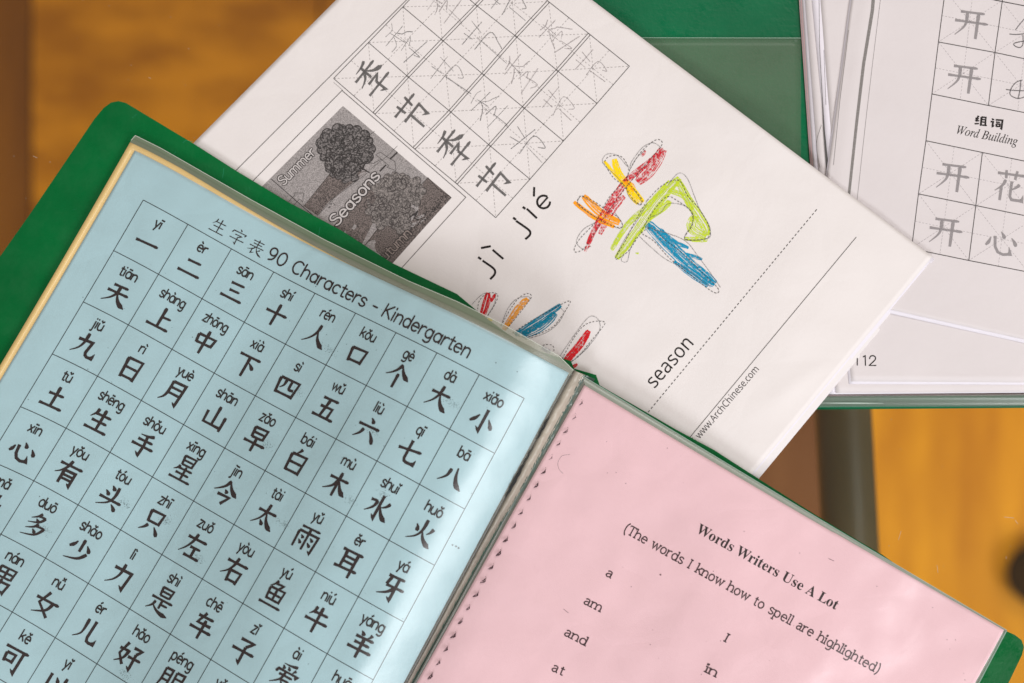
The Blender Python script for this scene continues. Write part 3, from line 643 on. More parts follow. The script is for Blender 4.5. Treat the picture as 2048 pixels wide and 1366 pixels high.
# rows are separate strips with a narrow gap
for j in range(4):
    for t, (a_, sgn) in enumerate(((j, 1), (j + 1, -1))):
        P = [g[(i, a_)] for i in range(5)]; dy = (2.0, 1.8)
        if not ((a_ == 0) or (a_ == 4)): P = [(x + sgn * dy[0], y + sgn * dy[1]) for x, y in P]
        ribbon(mb, sub(P, 9), 1.3, zw)
    for i in range(5):
        ribbon(mb, sub([g[(i, j)], g[(i, j + 1)]], 9), 1.3, zw)
    for i in range(4): cellcross(mbd, [g[(i, j)], g[(i + 1, j)], g[(i + 1, j + 1)], g[(i, j + 1)]], 4.2, 3.4, .9, zw)
for L in ([(450, 363), (471, 342), (813, 0), (840, -27)], [(480, 388), (505.8, 362), (684, 181), (931.7, 394.7), (811.5, 527), (770, 572)], [(1712.8, 474), (1378, 877), (1350, 911)]): ribbon(mb, sub(L, 9), 1.3, zw)
ribbon(mb, sub([(684 - 17, 181 - 17 + 0.5), (686, 181)], 9), .5, zw)
mb.build('ruled_lines', M['line'], ws); tag(mbd.build('guide_dashes', M['faint'], ws), kind='stuff')
mb = MB(); dash(mb, [(1633.8, 418.7), (1295, 826), (1270, 856)], 5.2, 3.8, 1.6, zw); mb.build('dashed_line', M['dark'], ws)
mb = MB()
X = (.665, -.747); Y = (.755, .655)
for (i, j, ch) in ((0, 0, '季'), (0, 1, '节'), (0, 2, '季'), (0, 3, '节')):
    c = [g[(i, j)], g[(i + 1, j)], g[(i + 1, j + 1)], g[(i, j + 1)]]
    cx = sum(p[0] for p in c) / 4 + 3; cy = sum(p[1] for p in c) / 4 + 1
    mb = MB(); hanzi(mb, ch, hz_frame(cx, cy, (X[0] * 72, X[1] * 72), (Y[0] * 74, Y[1] * 74)), zw, 6.6); mb.build('printed_character', M['greyink'], ws)
random.seed(21)
for (i, j) in ((1, 0), (2, 0), (1, 1), (2, 1), (3, 1), (1, 2), (2, 2), (3, 2), (1, 3), (2, 3), (3, 3)):
    ch = '季' if j % 2 == 0 else '节'
    c = [g[(i, j)], g[(i + 1, j)], g[(i + 1, j + 1)], g[(i, j + 1)]]
    cx = sum(p[0] for p in c) / 4 + random.uniform(-6, 8); cy = sum(p[1] for p in c) / 4 + random.uniform(-6, 6); s = random.uniform(76, 92)
    f = hz_frame(cx, cy, (X[0] * s * .8, X[1] * s * .8), (Y[0] * s, Y[1] * s))
    t = MB()
    for st in G[ch].split('|'):
        a = [float(x) for x in st.split()[1:]]; P = [(a[k] + random.uniform(-5, 5), a[k + 1] + random.uniform(-5, 5)) for k in range(0, len(a), 2)]
        if random.random() < .12: P[-1] = (P[-1][0] + 6, P[-1][1] + 22)
        P = [f(*p) for p in P]; ribbon(t, smooth(P, 5), random.uniform(1.1, 2.0), zw)
    t.build('pencil_character', M['pencil'] if (i <= 1 or j == 1) else M['pencilfaint'], ws)

# j i   j i e
def zD(x, y): return (900 + x / 3.3, 250 + y / 3.3)
mb = MB()
for P, w in (([(215, 895), (280, 940), (298, 965), (292, 990), (265, 1018)], 14), ([(186, 872), (206, 886)], 15), ([(205, 812), (270, 800)], 14), ([(282, 824), (352, 884)], 14),
             ([(436, 633), (512, 686), (530, 708), (524, 730), (497, 754)], 14), ([(417, 612), (436, 626)], 15), ([(507, 553), (574, 616)], 14), ([(480, 541), (498, 554)], 15), ([(556, 410), (554, 472)], 14)):
    P = [zD(*p) for p in P]; ribbon(mb, smooth(P, 5) if len(P) > 2 else P, w / 3.3, zw)
ex, ey = zD(618, 508); r = 12.8
ear = [(ex + r * (math.cos(a) * X[0] - math.sin(a) * Y[0]), ey + r * (math.cos(a) * X[1] - math.sin(a) * Y[1])) for a in [math.radians(5 + 310 * k / 22) for k in range(23)]]
ribbon(mb, [(ex - r * X[0], ey - r * X[1])] + [(ex + r * X[0], ey + r * X[1])], 3.6, zw); ribbon(mb, ear, 4.1, zw)
mb.build('pinyin_print', M['black'], ws)
mb = MB(); font_text(mb, mp('season', 0x1D5A0, 0x1D5BA), None, zw, (1310, 777), (1388, 688.5), 40); mb.build('word_print', M['black'], ws)
mb = MB(); font_text(mb, mp('5 www.ArchChinese.com', 0x1D5A0, 0x1D5BA), None, zw, (1391, 888), (1518.5, 739.5), 19.5); mb.build('footer_print', M['dark'], ws)

# tree picture
import itertools
mb = MB()
PQ = [(686, 212), (903, 396), (781, 527), (700, 610), (480, 440), (537, 372)]
def pic(x, y): return (480 + x / 3.9365, 180 + y / 3.9365)
def pgrid(quad, n, z, off, mb):
    for j in range(n):
        A = []; B = []
        for i in range(n + 1):
            t0 = clip_lerp(quad[0], quad[1], i / n); b0 = clip_lerp(quad[3], quad[2], i / n)
            A.append(clip_lerp(t0, b0, j / n)); B.append(clip_lerp(t0, b0, (j + 1) / n))
        mb.quad_strip(A, B, z, off)
def grey(name, c, sc_=2600, lo=.42, hi=.60, c2=.42):
    m, nt, out = mat(name); b = N(nt, 'ShaderNodeBsdfPrincipled', Roughness=.7)
    nt.links.new(ramp(nt, tex(nt, sc_, 2, .7), lo, tuple(x * c2 for x in c), hi, c), b.inputs['Base Color']); nt.links.new(b.outputs[0], out.inputs[0]); return m
quadp = [(686, 212), (903, 396), (781 - 64, 527 + 69), (686 - 215, 212 + 214)]
pgrid(quadp, 34, zw, .00006, mb)
picture = mb.build('tree_picture', grey('picture_toner', (.40, .37, .37), c2=.5), ws)
mb = MB()
def poly(mb, pts, z, off):
    c = (sum(p[0] for p in pts) / len(pts), sum(p[1] for p in pts) / len(pts)); b = len(mb.v)
    for r in (1, .66, .33):
        for p in pts:
            q = (c[0] + (p[0] - c[0]) * r, c[1] + (p[1] - c[1]) * r); mb.v.append(un(q[0], q[1], z(*q) + off))
    mb.v.append(un(c[0], c[1], z(*c) + off)); n = len(pts)
    for r in (0, 1):
        for i in range(n): j = (i + 1) % n; mb.f.append((b + r * n + i, b + r * n + j, b + (r + 1) * n + j, b + (r + 1) * n + i))
    for i in range(n): mb.f.append((b + 2 * n + i, b + 2 * n + (i + 1) % n, b + 3 * n))
poly(mb, sub([pic(500, 915), pic(720, 640), pic(1000, 640), pic(700, 880), pic(610, 990)], 12), zw, .000068)
poly(mb, sub([pic(950, 1260), pic(1120, 1040), pic(1300, 1080), pic(1480, 900), pic(1660, 850), pic(1200, 1366), pic(1000, 1366)], 12), zw, .000068)
poly(mb, sub([pic(1480, 690), pic(1665, 845), pic(1560, 940), pic(1400, 990), pic(1420, 760)], 12), zw, .000072)
poly(mb, sub([pic(660, 1180), pic(1000, 700), pic(1110, 900), pic(1060, 1020), pic(900, 1330), pic(760, 1300)], 12), zw, .000075)
mb.build('dark_ground', grey('dark_toner', (.22, .18, .17), c2=.2), picture)
random.seed(5)
crown = MB(); outl = MB()
def blob(cx, cy, r, n=14, jag=.12): return [(cx + r * (1 + random.uniform(-jag, jag)) * math.cos(2 * math.pi * i / n), cy + r * (1 + random.uniform(-jag, jag)) * math.sin(2 * math.pi * i / n)) for i in range(n)]
def tree(cx, cy, rx, ry, n, r0, r1, mbf, mbo):
    poly(mbf, [(cx + rx * math.cos(2 * math.pi * i / 26) * (1 + .05 * math.sin(i * 2.4)), cy + ry * math.sin(2 * math.pi * i / 26) * (1 + .05 * math.sin(i * 2.4))) for i in range(26)], zw, .000082)
    nb = max(7, int(n * .42))
    for k in range(nb):
        a = 2 * math.pi * k / nb + random.uniform(-.1, .1); r = random.uniform(r0, r1) * .8; x, y = cx + rx * .92 * math.cos(a), cy + ry * .92 * math.sin(a)
        ribbon(mbo, smooth([(x + r * math.cos(a + t), y + r * math.sin(a + t)) for t in (-1.7, -1.1, -.4, .3, 1.0, 1.7)], 3), random.uniform(1.3, 2.0), zw, .000100)
        poly(mbf, [(x + r * math.cos(t * .9), y + r * math.sin(t * .9)) for t in range(7)], zw, .000082 + k * 1e-7)
    for k in range(n):
        a = random.uniform(0, 2 * math.pi); rr = math.sqrt(random.random()) * .85; x, y = cx + rx * rr * math.cos(a), cy + ry * rr * math.sin(a); r = random.uniform(r0, r1) * .6; q = random.uniform(0, 6.3)
        ribbon(mbo, smooth([(x + r * math.cos(q + t) * random.uniform(.8, 1.2), y + r * math.sin(q + t)) for t in (0, .6, 1.2, 1.8, 2.4)], 3), random.uniform(.8, 1.8), zw, .000100)
cx, cy = pic(830, 460); tree(cx, cy, 54, 44, 46, 8, 15, crown, outl)
cx, cy = pic(845, 625); tree(cx, cy, 22, 24, 12, 8, 13, crown, outl)
cx, cy = pic(745, 590); tree(cx, cy, 15, 20, 8, 7, 10, crown, outl)
crown.build('summer_tree_crown', grey('crown_toner', (.22, .20, .20), 1500, .44, .60, .10), picture)
crown2 = MB(); outl2 = MB()
for (x, y, rx, ry, n) in ((1180, 850, 45, 36, 26), (1330, 800, 30, 28, 14), (1230, 715, 20, 14, 7), (1130, 1000, 22, 20, 8), (1270, 1050, 17, 16, 6), (1080, 930, 20, 20, 7), (1230, 960, 34, 20, 10)):
    cx, cy = pic(x, y); tree(cx, cy, rx, ry, n, 7, 12, crown2, outl2)
crown2.build('autumn_tree_crown', grey('pale_crown_toner', (.28, .25, .24), 1500, .42, .62, .28), picture)
outl.build('crown_outline', M['dark'], picture); outl2.build('crown_outline', ink('outline_grey', (.08, .07, .07), .6), picture)
mb = MB()
for P, w in (([(245, 700), (600, 1010)], 6), ([(500, 915), (720, 650)], 2.5), ([(610, 990), (740, 850), (1000, 655)], 3), ([(960, 1260), (1120, 1045)], 3), ([(1240, 490), (1180, 545)], 12), ([(1150, 590), (1100, 640)], 12),
             ([(1000, 370), (1060, 325)], 3), ([(930, 590), (1000, 560), (960, 620), (1020, 650)], 9), ([(940, 600), (1000, 640)], 10), ([(1330, 1005), (1400, 960), (1370, 1010), (1410, 1025)], 10), ([(1400, 950), (1370, 990)], 12),
             ([(1000, 560), (1050, 580), (1110, 545)], 3), ([(1030, 620), (1160, 520), (1240, 440)], 2.5), ([(1200, 460), (1240, 490)], 2.5), ([(1665, 850), (1560, 780), (1480, 690), (1410, 760)], 4),
             ([(1070, 510), (1105, 488), (1165, 530), (1190, 545), (1220, 565), (1228, 635), (1160, 610), (1170, 595), (1130, 560), (1070, 510)], 3.5),
             ([(380, 880), (430, 830), (425, 810), (500, 810), (495, 880), (470, 860), (420, 910)], 3.5), ([(940, 1215), (975, 1235)], 14)):
    P = [pic(*p) for p in P]; ribbon(mb, sub(P, 7), w / 3.9, zw, .000108)
for k in range(170):
    t = random.random(); x = 1640 - 500 * t + random.uniform(-40, 10); y = 860 + 480 * t + random.uniform(-55, 8)
    a = random.uniform(0, 6.28); l = random.uniform(6, 14); ribbon(mb, [pic(x, y), pic(x + l * math.cos(a), y + l * math.sin(a))], random.uniform(1, 2.2), zw, .000106)
for k in range(26):
    x = random.uniform(600, 745); y = random.uniform(840, 930) + (745 - x) * .2; a = random.uniform(0, 6.28); ribbon(mb, [pic(x, y), pic(x + 14 * math.cos(a), y + 14 * math.sin(a))], 1.1, zw, .000106)
for (x, y) in ((625, 860), (665, 850), (600, 965)): ribbon(mb, [pic(x + 9 * math.cos(a), y + 9 * math.sin(a)) for a in [k * .7 for k in range(10)]], 1.0, zw, .000106)
mb.build('drawn_lines', M['dark'], picture)
# outlined words
for text, p0, p1, up, w in (('Summer', pic(345, 752), pic(606, 488), 2.75, 1.5), ('Seasons', pic(765, 1072), pic(1115, 672), 3.3, 1.5), ('utumn', pic(1150, 1345), pic(1362, 1126), 2.75, 1.5)):
    mo, mi = MB(), MB()
    wdt = stroke_width(text, track=.35); L = math.hypot(p1[0] - p0[0], p1[1] - p0[1]); hx = L / wdt
    f = frame_f(p0, p1, hx, up * .92)
    t2 = text
    stroke_text(mo, t2, f, zw, w * 1.5, off=.000115, track=.35, cap=.9); stroke_text(mi, t2, f, zw, w * .66, off=.000180, track=.35, cap=.9)
    mo.build('outlined_word', M['dark'], picture); mi.build('outlined_word', ink('word_fill_' + text.lower(), (.52, .49, .49), 1.0) if text != 'utumn' else grey('word_fill', (.34, .28, .26)), picture)

# crayon work
def crayon_fill(name, mats, specs, f):
    random.seed(hash(name) % 1000 if False else len(name) * 7)
    out = []
    for P, w in specs:
        mb = MB()
        n = max(3, int(w / 4.0))
        for k in range(n):
            o = ((k + .5) / n - .5) * 1.12 + random.uniform(-.09, .09)
            pts = smooth(P, 5) if len(P) > 2 else sub(P, 20)
            a0 = random.uniform(0, .10); a1 = 1 - random.uniform(0, .10); m = len(pts); pts = pts[int(a0 * m):max(int(a0 * m) + 3, int(math.ceil(a1 * m)))]
            L = []
            for i, p in enumerate(pts):
                q = pts[min(len(pts) - 1, i + 1)]; r_ = pts[max(0, i - 1)]; dx, dy = q[0] - r_[0], q[1] - r_[1]; l = math.hypot(dx, dy) or 1
                e = math.sin(math.pi * min(1, max(0, (i / max(1, len(pts) - 1)) * .9 + .05))) ** .35
                ww = w(i / max(1, len(pts) - 1)) if callable(w) else w
                L.append(f(p[0] - dy / l * o * ww * e + random.uniform(-1.5, 1.5), p[1] + dx / l * o * ww * e + random.uniform(-1.5, 1.5)))
            b_ = random.uniform(4.5, 8.5) / 3.3; sd = random.uniform(0, 99)
            ribbon(mb, L, lambda t: b_ * (.75 + .9 * noise.noise(Vector((t * 14, sd, 0)))), zw, INK * .9)
        out.append(mb.build(name, mats, ws))
    return out
fD = zD
def zE(x, y): return (860 + x / 3.9365, 540 + y / 3.9365)
crayon_fill('lime_crayon_stroke', CR['lime'], [([(1450, 370), (1300, 540), (1170, 660), (1065, 825)], 36), ([(1515, 350), (1380, 500), (1260, 670), (1100, 880)], 62), ([(1500, 360), (1590, 520), (1680, 660), (1700, 730)], 58),
    ([(1440, 430), (1560, 480), (1600, 560)], 34), ([(1620, 600), (1600, 680), (1690, 740)], 60), ([(1545, 750), (1700, 762)], 26), ([(1310, 620), (1420, 540), (1450, 500)], 40), ([(1225, 845), (1245, 848)], 12)], fD)
crayon_fill('yellow_crayon_stroke', CR['yellow'], [([(1085, 225), (1120, 330), (1180, 400), (1275, 510)], 44), ([(1018, 238), (1130, 380)], 18), ([(1170, 420), (1240, 520)], 34)], fD)
crayon_fill('orange_crayon_stroke', CR['orange'], [([(880, 470), (1000, 585), (1120, 645)], 52), ([(818, 508), (950, 610), (1085, 672)], 30), ([(1155, 370), (1215, 435)], 44)], fD)
crayon_fill('red_crayon_stroke', CR['red'], [([(1410, 155), (1290, 265), (1180, 355), (1090, 470), (1010, 600), (950, 700), (892, 835)], 44), ([(1410, 160), (1330, 290), (1240, 380)], 70), ([(1290, 170), (1265, 205)], 18), ([(1150, 470), (1070, 570), (990, 720)], 34)], fD)
crayon_fill('blue_crayon_stroke', CR['blue'], [([(1305, 650), (1400, 745), (1560, 900), (1750, 1050)], 74), ([(1390, 690), (1480, 770), (1575, 812)], 24), ([(1560, 850), (1665, 888)], 24), ([(1480, 900), (1600, 990), (1705, 1060)], 30)], fD)
crayon_fill('deep_red_crayon_stroke', CR['red2'], [([(460, 180), (440, 260), (405, 370)], 52), ([(515, 190), (480, 250)], 24), ([(1255, 480), (1180, 590), (1050, 740)], 54), ([(1160, 740), (1120, 765)], 24)], zE)
crayon_fill('amber_crayon_stroke', crayon('amber_crayon', (.85, .34, .02), .3, .5), [([(770, 225), (690, 310), (580, 470)], 44)], zE)
crayon_fill('teal_crayon_stroke', CR['teal'], [([(1030, 275), (880, 380), (670, 510)], 50), ([(990, 340), (880, 440), (730, 520)], 62)], zE)
crayon_fill('violet_crayon_stroke', CR['violet'], [([(880, 610), (950, 650)], 30)], zE)
crayon_fill('yellow_speck', CR['yellow'], [([(455, 380), (490, 400)], 14)], zE)
md, mpn = MB(), MB()
for P in ([(1020, 245), (1050, 208), (1130, 208), (1180, 290), (1170, 370), (1230, 440), (1270, 500), (1255, 525), (1200, 480), (1150, 400), (1080, 350), (1020, 255)],
          [(1190, 290), (1260, 180), (1360, 98), (1400, 130), (1300, 250), (1180, 390), (1090, 510), (1010, 620), (950, 720), (880, 820), (820, 835), (850, 760), (960, 640), (1050, 480), (1150, 370), (1190, 290)],
          [(840, 500), (870, 468), (960, 510), (1030, 560), (1110, 610), (1140, 670), (1090, 672), (980, 620), (880, 550), (840, 510)],
          [(1300, 500), (1400, 400), (1510, 365), (1570, 470), (1650, 560), (1715, 690), (1690, 750), (1550, 752), (1600, 660), (1590, 570), (1500, 500), (1430, 475), (1340, 570), (1240, 740), (1170, 840), (1090, 885), (1150, 780), (1220, 640), (1300, 500)],
          [(1260, 715), (1330, 680), (1420, 760), (1540, 850), (1650, 960), (1770, 1080), (1740, 1105), (1600, 1000), (1450, 880), (1350, 770), (1270, 720)]):
    md = MB(); dash(md, [fD(*p) for p in smooth(P, 5)], 4.5, 3.0, 1.2, zw, INK * 1.9); md.build('dashed_outline', M['dark'], ws)
for P in ([(375, 340), (385, 250), (440, 190), (510, 180), (535, 210), (500, 290), (440, 380)], [(560, 440), (620, 330), (700, 220), (770, 185), (800, 210), (760, 270), (690, 360), (600, 470)], [(650, 495), (800, 400), (980, 300), (1090, 245), (1100, 265), (1020, 390), (950, 460), (800, 520), (720, 525), (650, 495)],
          [(1040, 700), (1130, 540), (1210, 440), (1300, 405), (1375, 410), (1360, 450), (1260, 570), (1160, 690), (1060, 740)], [(860, 600), (930, 585), (970, 600), (975, 640), (950, 670)]):
    md = MB(); dash(md, [zE(*p) for p in smooth(P, 5)], 4.2, 2.8, 1.2, zw, INK * 1.9); md.build('dashed_outline', M['dark'], ws)
for P in ([(1150, 400), (1100, 340), (1015, 260), (1012, 215), (1050, 190), (1110, 205), (1180, 280), (1200, 240), (1270, 150), (1340, 118), (1395, 150)], [(1195, 280), (1230, 220), (1290, 165)],
          [(960, 645), (880, 690), (835, 770), (880, 820), (930, 800)], [(860, 470), (842, 520), (900, 570), (980, 620)], [(870, 470), (990, 540)], [(1090, 580), (1140, 660), (1120, 682), (1080, 670)], [(1165, 400), (1180, 470), (1250, 528), (1262, 500), (1215, 425)],
          [(1440, 390), (1510, 318), (1565, 350), (1610, 460), (1650, 560), (1700, 640), (1720, 700), (1700, 750), (1550, 755), (1600, 650), (1600, 580), (1540, 530), (1440, 520), (1390, 580), (1320, 610)],
          [(1300, 520), (1230, 640), (1150, 760), (1090, 880)], [(1230, 740), (1190, 820), (1170, 900), (1130, 895), (1150, 850)], [(1250, 735), (1330, 810), (1430, 890), (1560, 950), (1650, 1020), (1720, 1070)], [(1340, 690), (1450, 720), (1560, 770), (1640, 870), (1700, 950), (1785, 1072)], [(1300, 640), (1285, 670), (1340, 680)]):
    mpn = MB(); ribbon(mpn, [fD(*p) for p in smooth(P, 6)], 1.2, zw, INK * 2.0); mpn.build('pencil_outline', M['pencil'], ws)
for P in ([(330, 270), (400, 200), (440, 180)], [(515, 190), (510, 260), (460, 350)], [(560, 440), (610, 310), (680, 230), (770, 208), (790, 230)], [(1030, 300), (1055, 340), (1000, 430), (900, 500), (750, 545)], [(1015, 690), (1110, 550), (1230, 390), (1290, 365), (1335, 410), (1330, 490), (1240, 610), (1150, 690)], [(1040, 715), (1100, 730), (1230, 625), (1260, 580)]):
    mpn = MB(); ribbon(mpn, [zE(*p) for p in smooth(P, 6)], 1.2, zw, INK * 2.0); mpn.build('pencil_outline', M['pencil'], ws)

# ================================================================== booklet
bk = empty('display_book', un(700, 900, 0.003))
tag(bk, 'open green booklet of clear sleeves holding the blue and pink sheets', 'folder')
# cover: left board and right board
cl = [(-200, 806), (0, 513), (60, 428), (188, 239), (207, 216), (222, 205), (237, 202), (252, 206), (385, 286), (473, 342), (576, 404), (683, 461), (784, 526), (914, 588), (957, 624), (1010, 664), (1060, 697), (1142, 722), (1148, 737), (1193, 750), (1188, 770), (960, 1180), (760, 1560), (200, 1560), (-200, 1400)]
poly_slab('cover', [(x, y) for x, y in cl], z_cover, M['green'], .0009, bk, 10)
cr = [(1193, 752), (1188, 764), (1350, 858), (1428, 900), (1524, 962), (1630, 1029), (1706, 1075), (1767, 1111), (1810, 1142), (1900, 1196), (2012, 1262), (2030, 1270), (2043, 1280), (2048, 1294), (2044, 1310), (2017, 1366), (1960, 1480), (1500, 1560), (740, 1560), (960, 1180)]
poly_slab('cover', cr, lambda x, y: z_cover(x, y) + .00005, M['green'], .0009, bk, 10)

mb = MB()
for P, w in (([(366, 286), (372, 281), (386, 284)], 1.6), ([(448, 336), (445, 356)], 1.6), ([(640, 455), (636, 478)], 1.3), ([(274, 228), (264, 236)], 1.0), ([(352, 303), (344, 312)], 1.2)): ribbon(mb, smooth(P), w, z_cover, .00012)
random.seed(77)
for k in range(34):
    x = random.uniform(30, 900); y = 120 + .5 * x + random.uniform(0, 40) if x > 250 else 900 - 2.3 * x + random.uniform(-150, 60)
    a = random.uniform(0, 3.14); l = random.uniform(2, 14); ribbon(mb, [(x, y), (x + l * math.cos(a), y + l * math.sin(a))], .5, z_cover, .00012)
tag(mb.build('scuffs', ink('scuff_green', (.02, .30, .14), .45), bk), kind='stuff')
# leaf geometry of the left half, from the chart's own grid
pts = {}
r_ = {0: [(286, 401.5), (374, 450), (462, 499), (545, 545.5), (629.7, 591.5), (710.6, 631.5), (789, 668), (871, 706), (959, 750), (1049, 799)],
      1: [(228.8, 503), (316, 550), (403, 600), (488, 645.5), (571.5, 689), (652.4, 732), (731.8, 771.5), (813, 812.7), (900, 857), (990, 908)],
      2: [(169, 604.5), (256.6, 650), (343, 699.7), (427.5, 744), (512, 790), (593.5, 835), (670.7, 876.7), (753.3, 922), (840, 967.7), (930.6, 1016.7)],
      3: [(106, 705.5), (193.6, 753.8), (282.5, 801.8), (366.6, 848.8), (451.4, 895.3), (531, 941.7), (610.5, 987), (692.3, 1033), (778, 1081), (868.3, 1131)],
      4: [(43.7, 809), (132, 857), (220.5, 905), (304.8, 952), (388, 1001), (468.7, 1048), (548.5, 1095), (631.3, 1144.7), (716.4, 1196), (808, 1243.8)],
      5: [None, None, None, (240, 1058.4), (325, 1108.4), (406.5, 1157.4), (486.5, 1207), (568, 1257.8), (654, 1308.6), (747.7, 1359.4)],
      6: [None, (1.3, 1067), (91.4, 1118), (175.3, 1166.3), (260.4, 1217), (339, 1266.7), (420, 1321)], 7: [None, None, (24, 1228.6), (110, 1277), (194.3, 1326.4)]}
U, V, PX, PY = [], [], [], []
for v, row in r_.items():
    for u, p in enumerate(row):
        if p: U.append(float(u)); V.append(v); PX.append(p[0]); PY.append(p[1])
EDGE = [(271, 300), (362, 348), (454.5, 396), (536, 441), (618, 488), (718, 537), (817.6, 584.5), (870, 607), (923.6, 631.5), (1010, 676), (1070, 709), (1135.8, 748)]
LEFT = [(271, 300), (221, 386), (171, 471), (121, 556), (72.4, 640), (5, 752)]
RIGHT = [(1135.8, 748), (1071, 870), (1006, 992), (938, 1118), (872, 1243), (807, 1366)]
def basis(u, v):
    u = (np.asarray(u, float) - 4.5) / 5; v = (np.asarray(v, float) - 3) / 4
    return np.stack([u ** i * v ** j for j in range(3) for i in range(6 if j == 0 else 4 if j == 1 else 2)], -1)
eu = [-.632 + 10.142 * k / 11 for k in range(12)]; lv = [-.7, .14, .98, 1.8, 2.65, 3.75]; rv = [-.7, .4, 1.5, 2.6, 3.7, 4.8]
lv = [-.7 + (y - 300) / 101.6 * .86 for x, y in LEFT]
for it in range(12):
    UU = np.concatenate([U, eu, [-.634] * 6, [9.51] * 6]); VV = np.concatenate([V, [-.7] * 12, lv, rv])
    B_ = basis(UU, VV); QX = np.concatenate([PX, [p[0] for p in EDGE + LEFT + RIGHT]]); QY = np.concatenate([PY, [p[1] for p in EDGE + LEFT + RIGHT]])
    reg = 1e-4 * np.eye(B_.shape[1]); CX = np.linalg.solve(B_.T @ B_ + reg, B_.T @ QX); CY = np.linalg.solve(B_.T @ B_ + reg, B_.T @ QY)
    def near(P, uu, vv):
        g_ = basis(uu, vv); d = (g_ @ CX - P[0]) ** 2 + (g_ @ CY - P[1]) ** 2; return int(np.argmin(d))
    us = np.linspace(-1.2, 10, 700); vs = np.linspace(-1.2, 6, 700)
    eu = [us[near(p, us, -.7 + us * 0)] for p in EDGE]; lv = [vs[near(p, vs * 0 - .634, vs)] for p in LEFT]; rv = [vs[near(p, vs * 0 + 9.51, vs)] for p in RIGHT]
print('fit residual', np.abs(B_ @ CX - QX).max(), np.abs(B_ @ CY - QY).max())
def uv(u, v):
    b = basis(u, v); return (float(b @ CX), float(b @ CY))
def leaf(name, u0, u1, v0, v1, z, m, parent=None, n=(150, 110), thick=.00012):
    mb = MB(); nu, nv = n; P = []
    for j in range(nv + 1):
        for i in range(nu + 1): uu = u0 + (u1 - u0) * i / nu; va = v0(uu) if callable(v0) else v0; P.append(uv(uu, va + (v1 - va) * j / nv))
    for side in (0, 1):
        for p in P: q = un(p[0], p[1], z(*p)); mb.v.append((q[0], q[1], q[2] - side * thick))
    w = nu + 1; T = w * (nv + 1)
    for j in range(nv):
        for i in range(nu):
            a = j * w + i; mb.f.append((a, a + w, a + w + 1, a + 1)); mb.f.append((T + a, T + a + 1, T + a + w + 1, T + a + w))
    for i in range(nu): mb.f.append((i, i + 1, T + i + 1, T + i)); a = nv * w + i; mb.f.append((a + 1, a, T + a, T + a + 1))
    for j in range(nv): a = j * w; mb.f.append((a + w, a, T + a, T + a + w)); a = j * w + nu; mb.f.append((a, a + w, T + a + w, T + a))
    return mb.build(name, m, parent)
# sleeves under the chart (the thickness of the booklet), the cream sheet, the chart, its own sleeve
sleeve_edge = [(262, 281), (270.6, 271), (321, 296), (503, 400), (648, 479), (817, 562), (914, 603), (1008, 649.5), (1118, 712), (1147, 740.5)]
def zb_under(k): return lambda x, y: z_blue(x, y) - .0004 - .0011 * k
for k in (5, 3, 1):
    leaf('sleeve', -.80 + .01 * k, 9.60, -.80 + .012 * k, 8.2, zb_under(k), M['film_edge'], bk, (90, 60), .0003)
mb = MB()  # clear band of the top sleeve beyond the sheet, up to its welded edge
E2 = sub(sleeve_edge, 12)
inner = []
for p in E2:
    # matching point on the sheet's top edge
    best = min((uv(-.80 + 10.35 * k / 300, min(-.67, -.795 + .125 * max(0, -.80 + 10.35 * k / 300 - .3) / 5.6)) for k in range(301)), key=lambda q: math.hypot(q[0] - p[0], q[1] - p[1])); inner.append(best)
for side in (0,):
    A = E2; B2 = inner
    mid = [clip_lerp(a, b, .5) for a, b in zip(A, B2)]
    mb.quad_strip(B2, mid, z_blue, -.0001); mb.quad_strip(mid, A, z_blue, -.0004)
mb.build('sleeve_edge', clear('sleeve_band', .55, (.27, .29, .22), .3, 1.0, .25), bk)
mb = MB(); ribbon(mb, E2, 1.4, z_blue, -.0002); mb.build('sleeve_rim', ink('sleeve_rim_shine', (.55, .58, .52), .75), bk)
cream = tag(leaf('cream_sheet', -.80, 6.4, lambda u: -.80 + .125 * max(0, u - .3) / 5.6, 8.1, lambda x, y: z_blue(x, y) - .0003, M['cream'], None, (80, 60)), 'cream sheet peeping out behind the blue character chart', 'paper', 'sheets in the booklet sleeves')
chart = tag(leaf('character_chart', -.635, 9.51, -.70, 8.1, z_blue, M['blue'], None, (170, 120)), 'pale blue chart titled 90 Characters - Kindergarten with a ruled table', 'paper', 'sheets in the booklet sleeves')
leaf('sleeve', -.72, 9.60, -.74, 8.2, lambda x, y: z_blue(x, y) + .0007, M['film'], bk, (150, 100), .00008)

